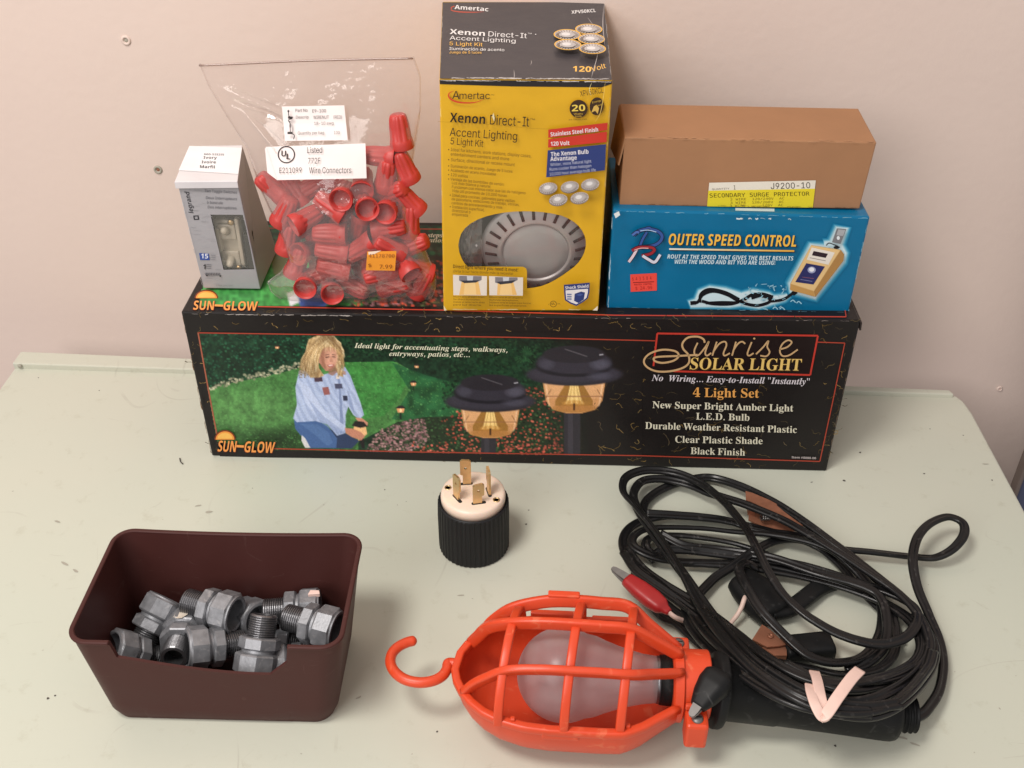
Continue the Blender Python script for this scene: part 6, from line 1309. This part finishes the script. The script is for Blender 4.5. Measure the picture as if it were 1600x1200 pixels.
for k, S_ in enumerate(STR):
    pth = catmull([at_z(*c4(x, y), z / 1000 + .0015 + (.010 if z > 30 else 0)) for x, y, z in S_], 9); n_ = len(pth); ph = g.uniform(0, 6); tw_ = [.45 * math.sin(ph + i * .045) + .25 * math.sin(i * .021 + ph * 2) for i in range(n_)]
    jz = np.cumsum(np.array([[g.gauss(0, 1) for _ in range(3)] for _ in range(n_)]), 0); kk = np.ones(15) / 15; jz = np.stack([np.convolve(np.pad(jz[:, a], 7, mode='edge'), kk, 'valid') for a in range(3)], 1); jz -= np.stack([np.convolve(np.pad(jz[:, a], 24, mode='edge'), np.ones(49) / 49, 'valid') for a in range(3)], 1); pth = pth + jz * .00030
    pth[:, 2] = np.maximum(pth[:, 2], .0026); sweep(mb, pth, TW, twist=tw_)
mb.build('cord', M['cord'], o)
# battery clips at the cord's end
def plate(mb, pts, z, th, mat=0, zs=None):
    top = [at_z(*c4(x, y), z) for x, y in pts]; b_ = [p - V(0, 0, th) for p in top]; n_ = len(pts)
    p2, tri = tess([[(p[0], p[1]) for p in top]]); mb.add(top + b_, [tuple(t) for t in tri] + [tuple(n_ + i for i in t[::-1]) for t in tri] + [(i, n_ + i, n_ + (i + 1) % n_, (i + 1) % n_) for i in range(n_)], mat)
mb = MB(); plate(mb, [(600, 152), (628, 160), (700, 190), (790, 240), (868, 300), (800, 290), (700, 235), (640, 205), (602, 190)], .016, .0012); plate(mb, [(616, 205), (660, 222), (760, 262), (850, 318), (700, 312), (612, 272)], .008, .0012); plate(mb, [(606, 190), (640, 205), (640, 232), (612, 228)], .013, .006)
for i in range(4): pth = [at_z(*c4(668 + i * 9 + 7 * math.cos(t), 262 + 12 * math.sin(t)), .0135 + .004 * math.cos(t)) for t in np.linspace(0, 6.283, 14)]; sweep(mb, pth, circ(.0006, 6), 1)
cl = mb.build('battery_clip', [M['copper'], M['steel']], o); cl['label'] = 'copper battery clip at the back of the cord coil'
mb = MB(); plate(mb, [(628, 770), (668, 708), (700, 728), (770, 792), (740, 798), (690, 802)], .0135, .0012); plate(mb, [(668, 802), (770, 793), (772, 838), (720, 838)], .0110, .0090); plate(mb, [(632, 772), (690, 804), (718, 836), (690, 822)], .0085, .006)
c = at_z(*c4(704, 757), .0136); lathe(mb, [(.0022, 0), (.0021, .0009), (.0008, .0011), (.0007, .0003), (0, .0003)], 16, frame=frame_along(c, c + V(0, 0, 1)))
cl = mb.build('battery_clip', M['copper'], o); cl['label'] = 'copper battery clip plate near the middle of the cord coil'
mb = MB(); a, b = at_z(*c4(762, 812), .0080), at_z(*c4(955, 792), .0085); sweep(mb, catmull([a, (a * 2 + b) / 3, (a + 2 * b) / 3, b], 6), rrect(.0185, .012, .004, 4), scale=None); mb.build('clip_sleeve', M['rubber'], cl)
mb = MB(); a, b = at_z(*c4(575, 520), .012), at_z(*c4(735, 665), .011); L_ = np.linspace(0, 1, 16); sweep(mb, [a + (b - a) * t for t in L_], rrect(.032, .018, .0085, 5), scale=[.35 + .65 * math.sin(math.pi * min(1, .12 + t * .62)) ** .6 for t in L_]); mb.build('rubber_boot', M['rubber'], o)
mb = MB(); sweep(mb, catmull([at_z(*c4(x, y), z / 1000) for x, y, z in ((700, 660, 10), (790, 640, 9), (900, 560, 7), (960, 535, 6))], 6), rrect(.013, .008, .0035, 4), scale=None); mb.build('clip_sleeve', M['rubber'], o)

# ------------------------------------------------------------------ test lead with red and black clips
o = thing('test_lead', 'pale test lead wire with red and black insulated crocodile clips', 'test lead', at_z(1010, 935, .01))
def boot(name, A, B, widths, mat, jawlen, zj, label):
    A, B = np.array(A), np.array(B); m = MB(); N_ = 22; P = []; sc2 = []
    for i in range(N_):
        t = i / (N_ - 1); P.append(A + (B - A) * t); sc2.append(float(np.interp(t, *widths)))
    sweep(m, P, rrect(1.0, .68, .30, 5), scale=sc2); b_ = m.build(name, mat, o); b_['label'] = label
    d = unit(A - B); sd = unit(np.cross(d, V(0, 0, 1))); u = np.cross(sd, d); m = MB(); w0 = widths[1][0] * .34
    for s_ in (1, -1):
        Q = []
        for t, k in ((-.004, 1.0), (jawlen * .45, .82), (jawlen * .85, .62), (jawlen, .30)):
            c = A + d * t + u * s_ * (.0022 * (1 - t / jawlen * .75)); Q += [c + sd * w0 * k + u * s_ * .0004, c - sd * w0 * k + u * s_ * .0004, c - sd * w0 * k * .9 - u * s_ * .0006, c + sd * w0 * k * .9 - u * s_ * .0006]
        m.add(Q, [(i * 4 + j, i * 4 + (j + 1) % 4, (i + 1) * 4 + (j + 1) % 4, (i + 1) * 4 + j) for i in range(3) for j in range(4)] + [(0, 1, 2, 3), (15, 14, 13, 12)])
    m.build('jaws', M['dull_steel'], b_, recalc=True)
boot('clip', at_z(979, 905, .030), at_z(1046, 957, .026), ([0, .05, .3, .6, .82, .90, 1], [.0100, .0112, .0140, .0150, .0125, .0072, .0050]), M['redboot'], .0135, 0, 'red insulated crocodile clip with open steel jaws')
boot('clip', at_z(1090, 1104, .050), at_z(1129, 1050, .058), ([0, .05, .3, .6, .85, .95, 1], [.0095, .0108, .0160, .0200, .0190, .0140, .0060]), M['rubber'], .0075, 0, 'black insulated crocodile clip gripping a screw')
mb = MB(); sweep(mb, catmull([at_z(x, y, z) for x, y, z in ((1044, 956, .026), (1056, 965, .022), (1072, 971, .014), (1100, 978, .006), (1130, 982, .006), (1148, 966, .009), (1158, 950, .013), (1164, 934, .017), (1172, 920, .012))], 7), circ(.0017, 10)); mb.build('wire', M['wire'], o)

# ------------------------------------------------------------------ twist tie round the cord bundle
o = thing('cord_tie', 'pale pink flat tie knotted in a V round the black cord bundle', 'tie', at_z(*c4(920, 1080), .045))
mb = MB()
for S_, wd in (([(886, 905, 44), (898, 940, 51), (912, 1010, 56), (928, 1082, 54)], .0066), ([(868, 960, 52), (872, 990, 56), (890, 1044, 58), (916, 1092, 55), (935, 1090, 54)], .0062), ([(1076, 898, 52), (1040, 935, 55), (985, 1010, 57.5), (938, 1080, 57), (915, 1098, 54)], .0070)):
    pth = catmull([at_z(*c4(x, y), z / 1000 + .011) for x, y, z in S_], 7); sweep(mb, pth, rrect(wd, .0016, .0006, 3), twist=[.15 * math.sin(i * .2) for i in range(len(pth))])
mb.build('strap', M['tie'], o)
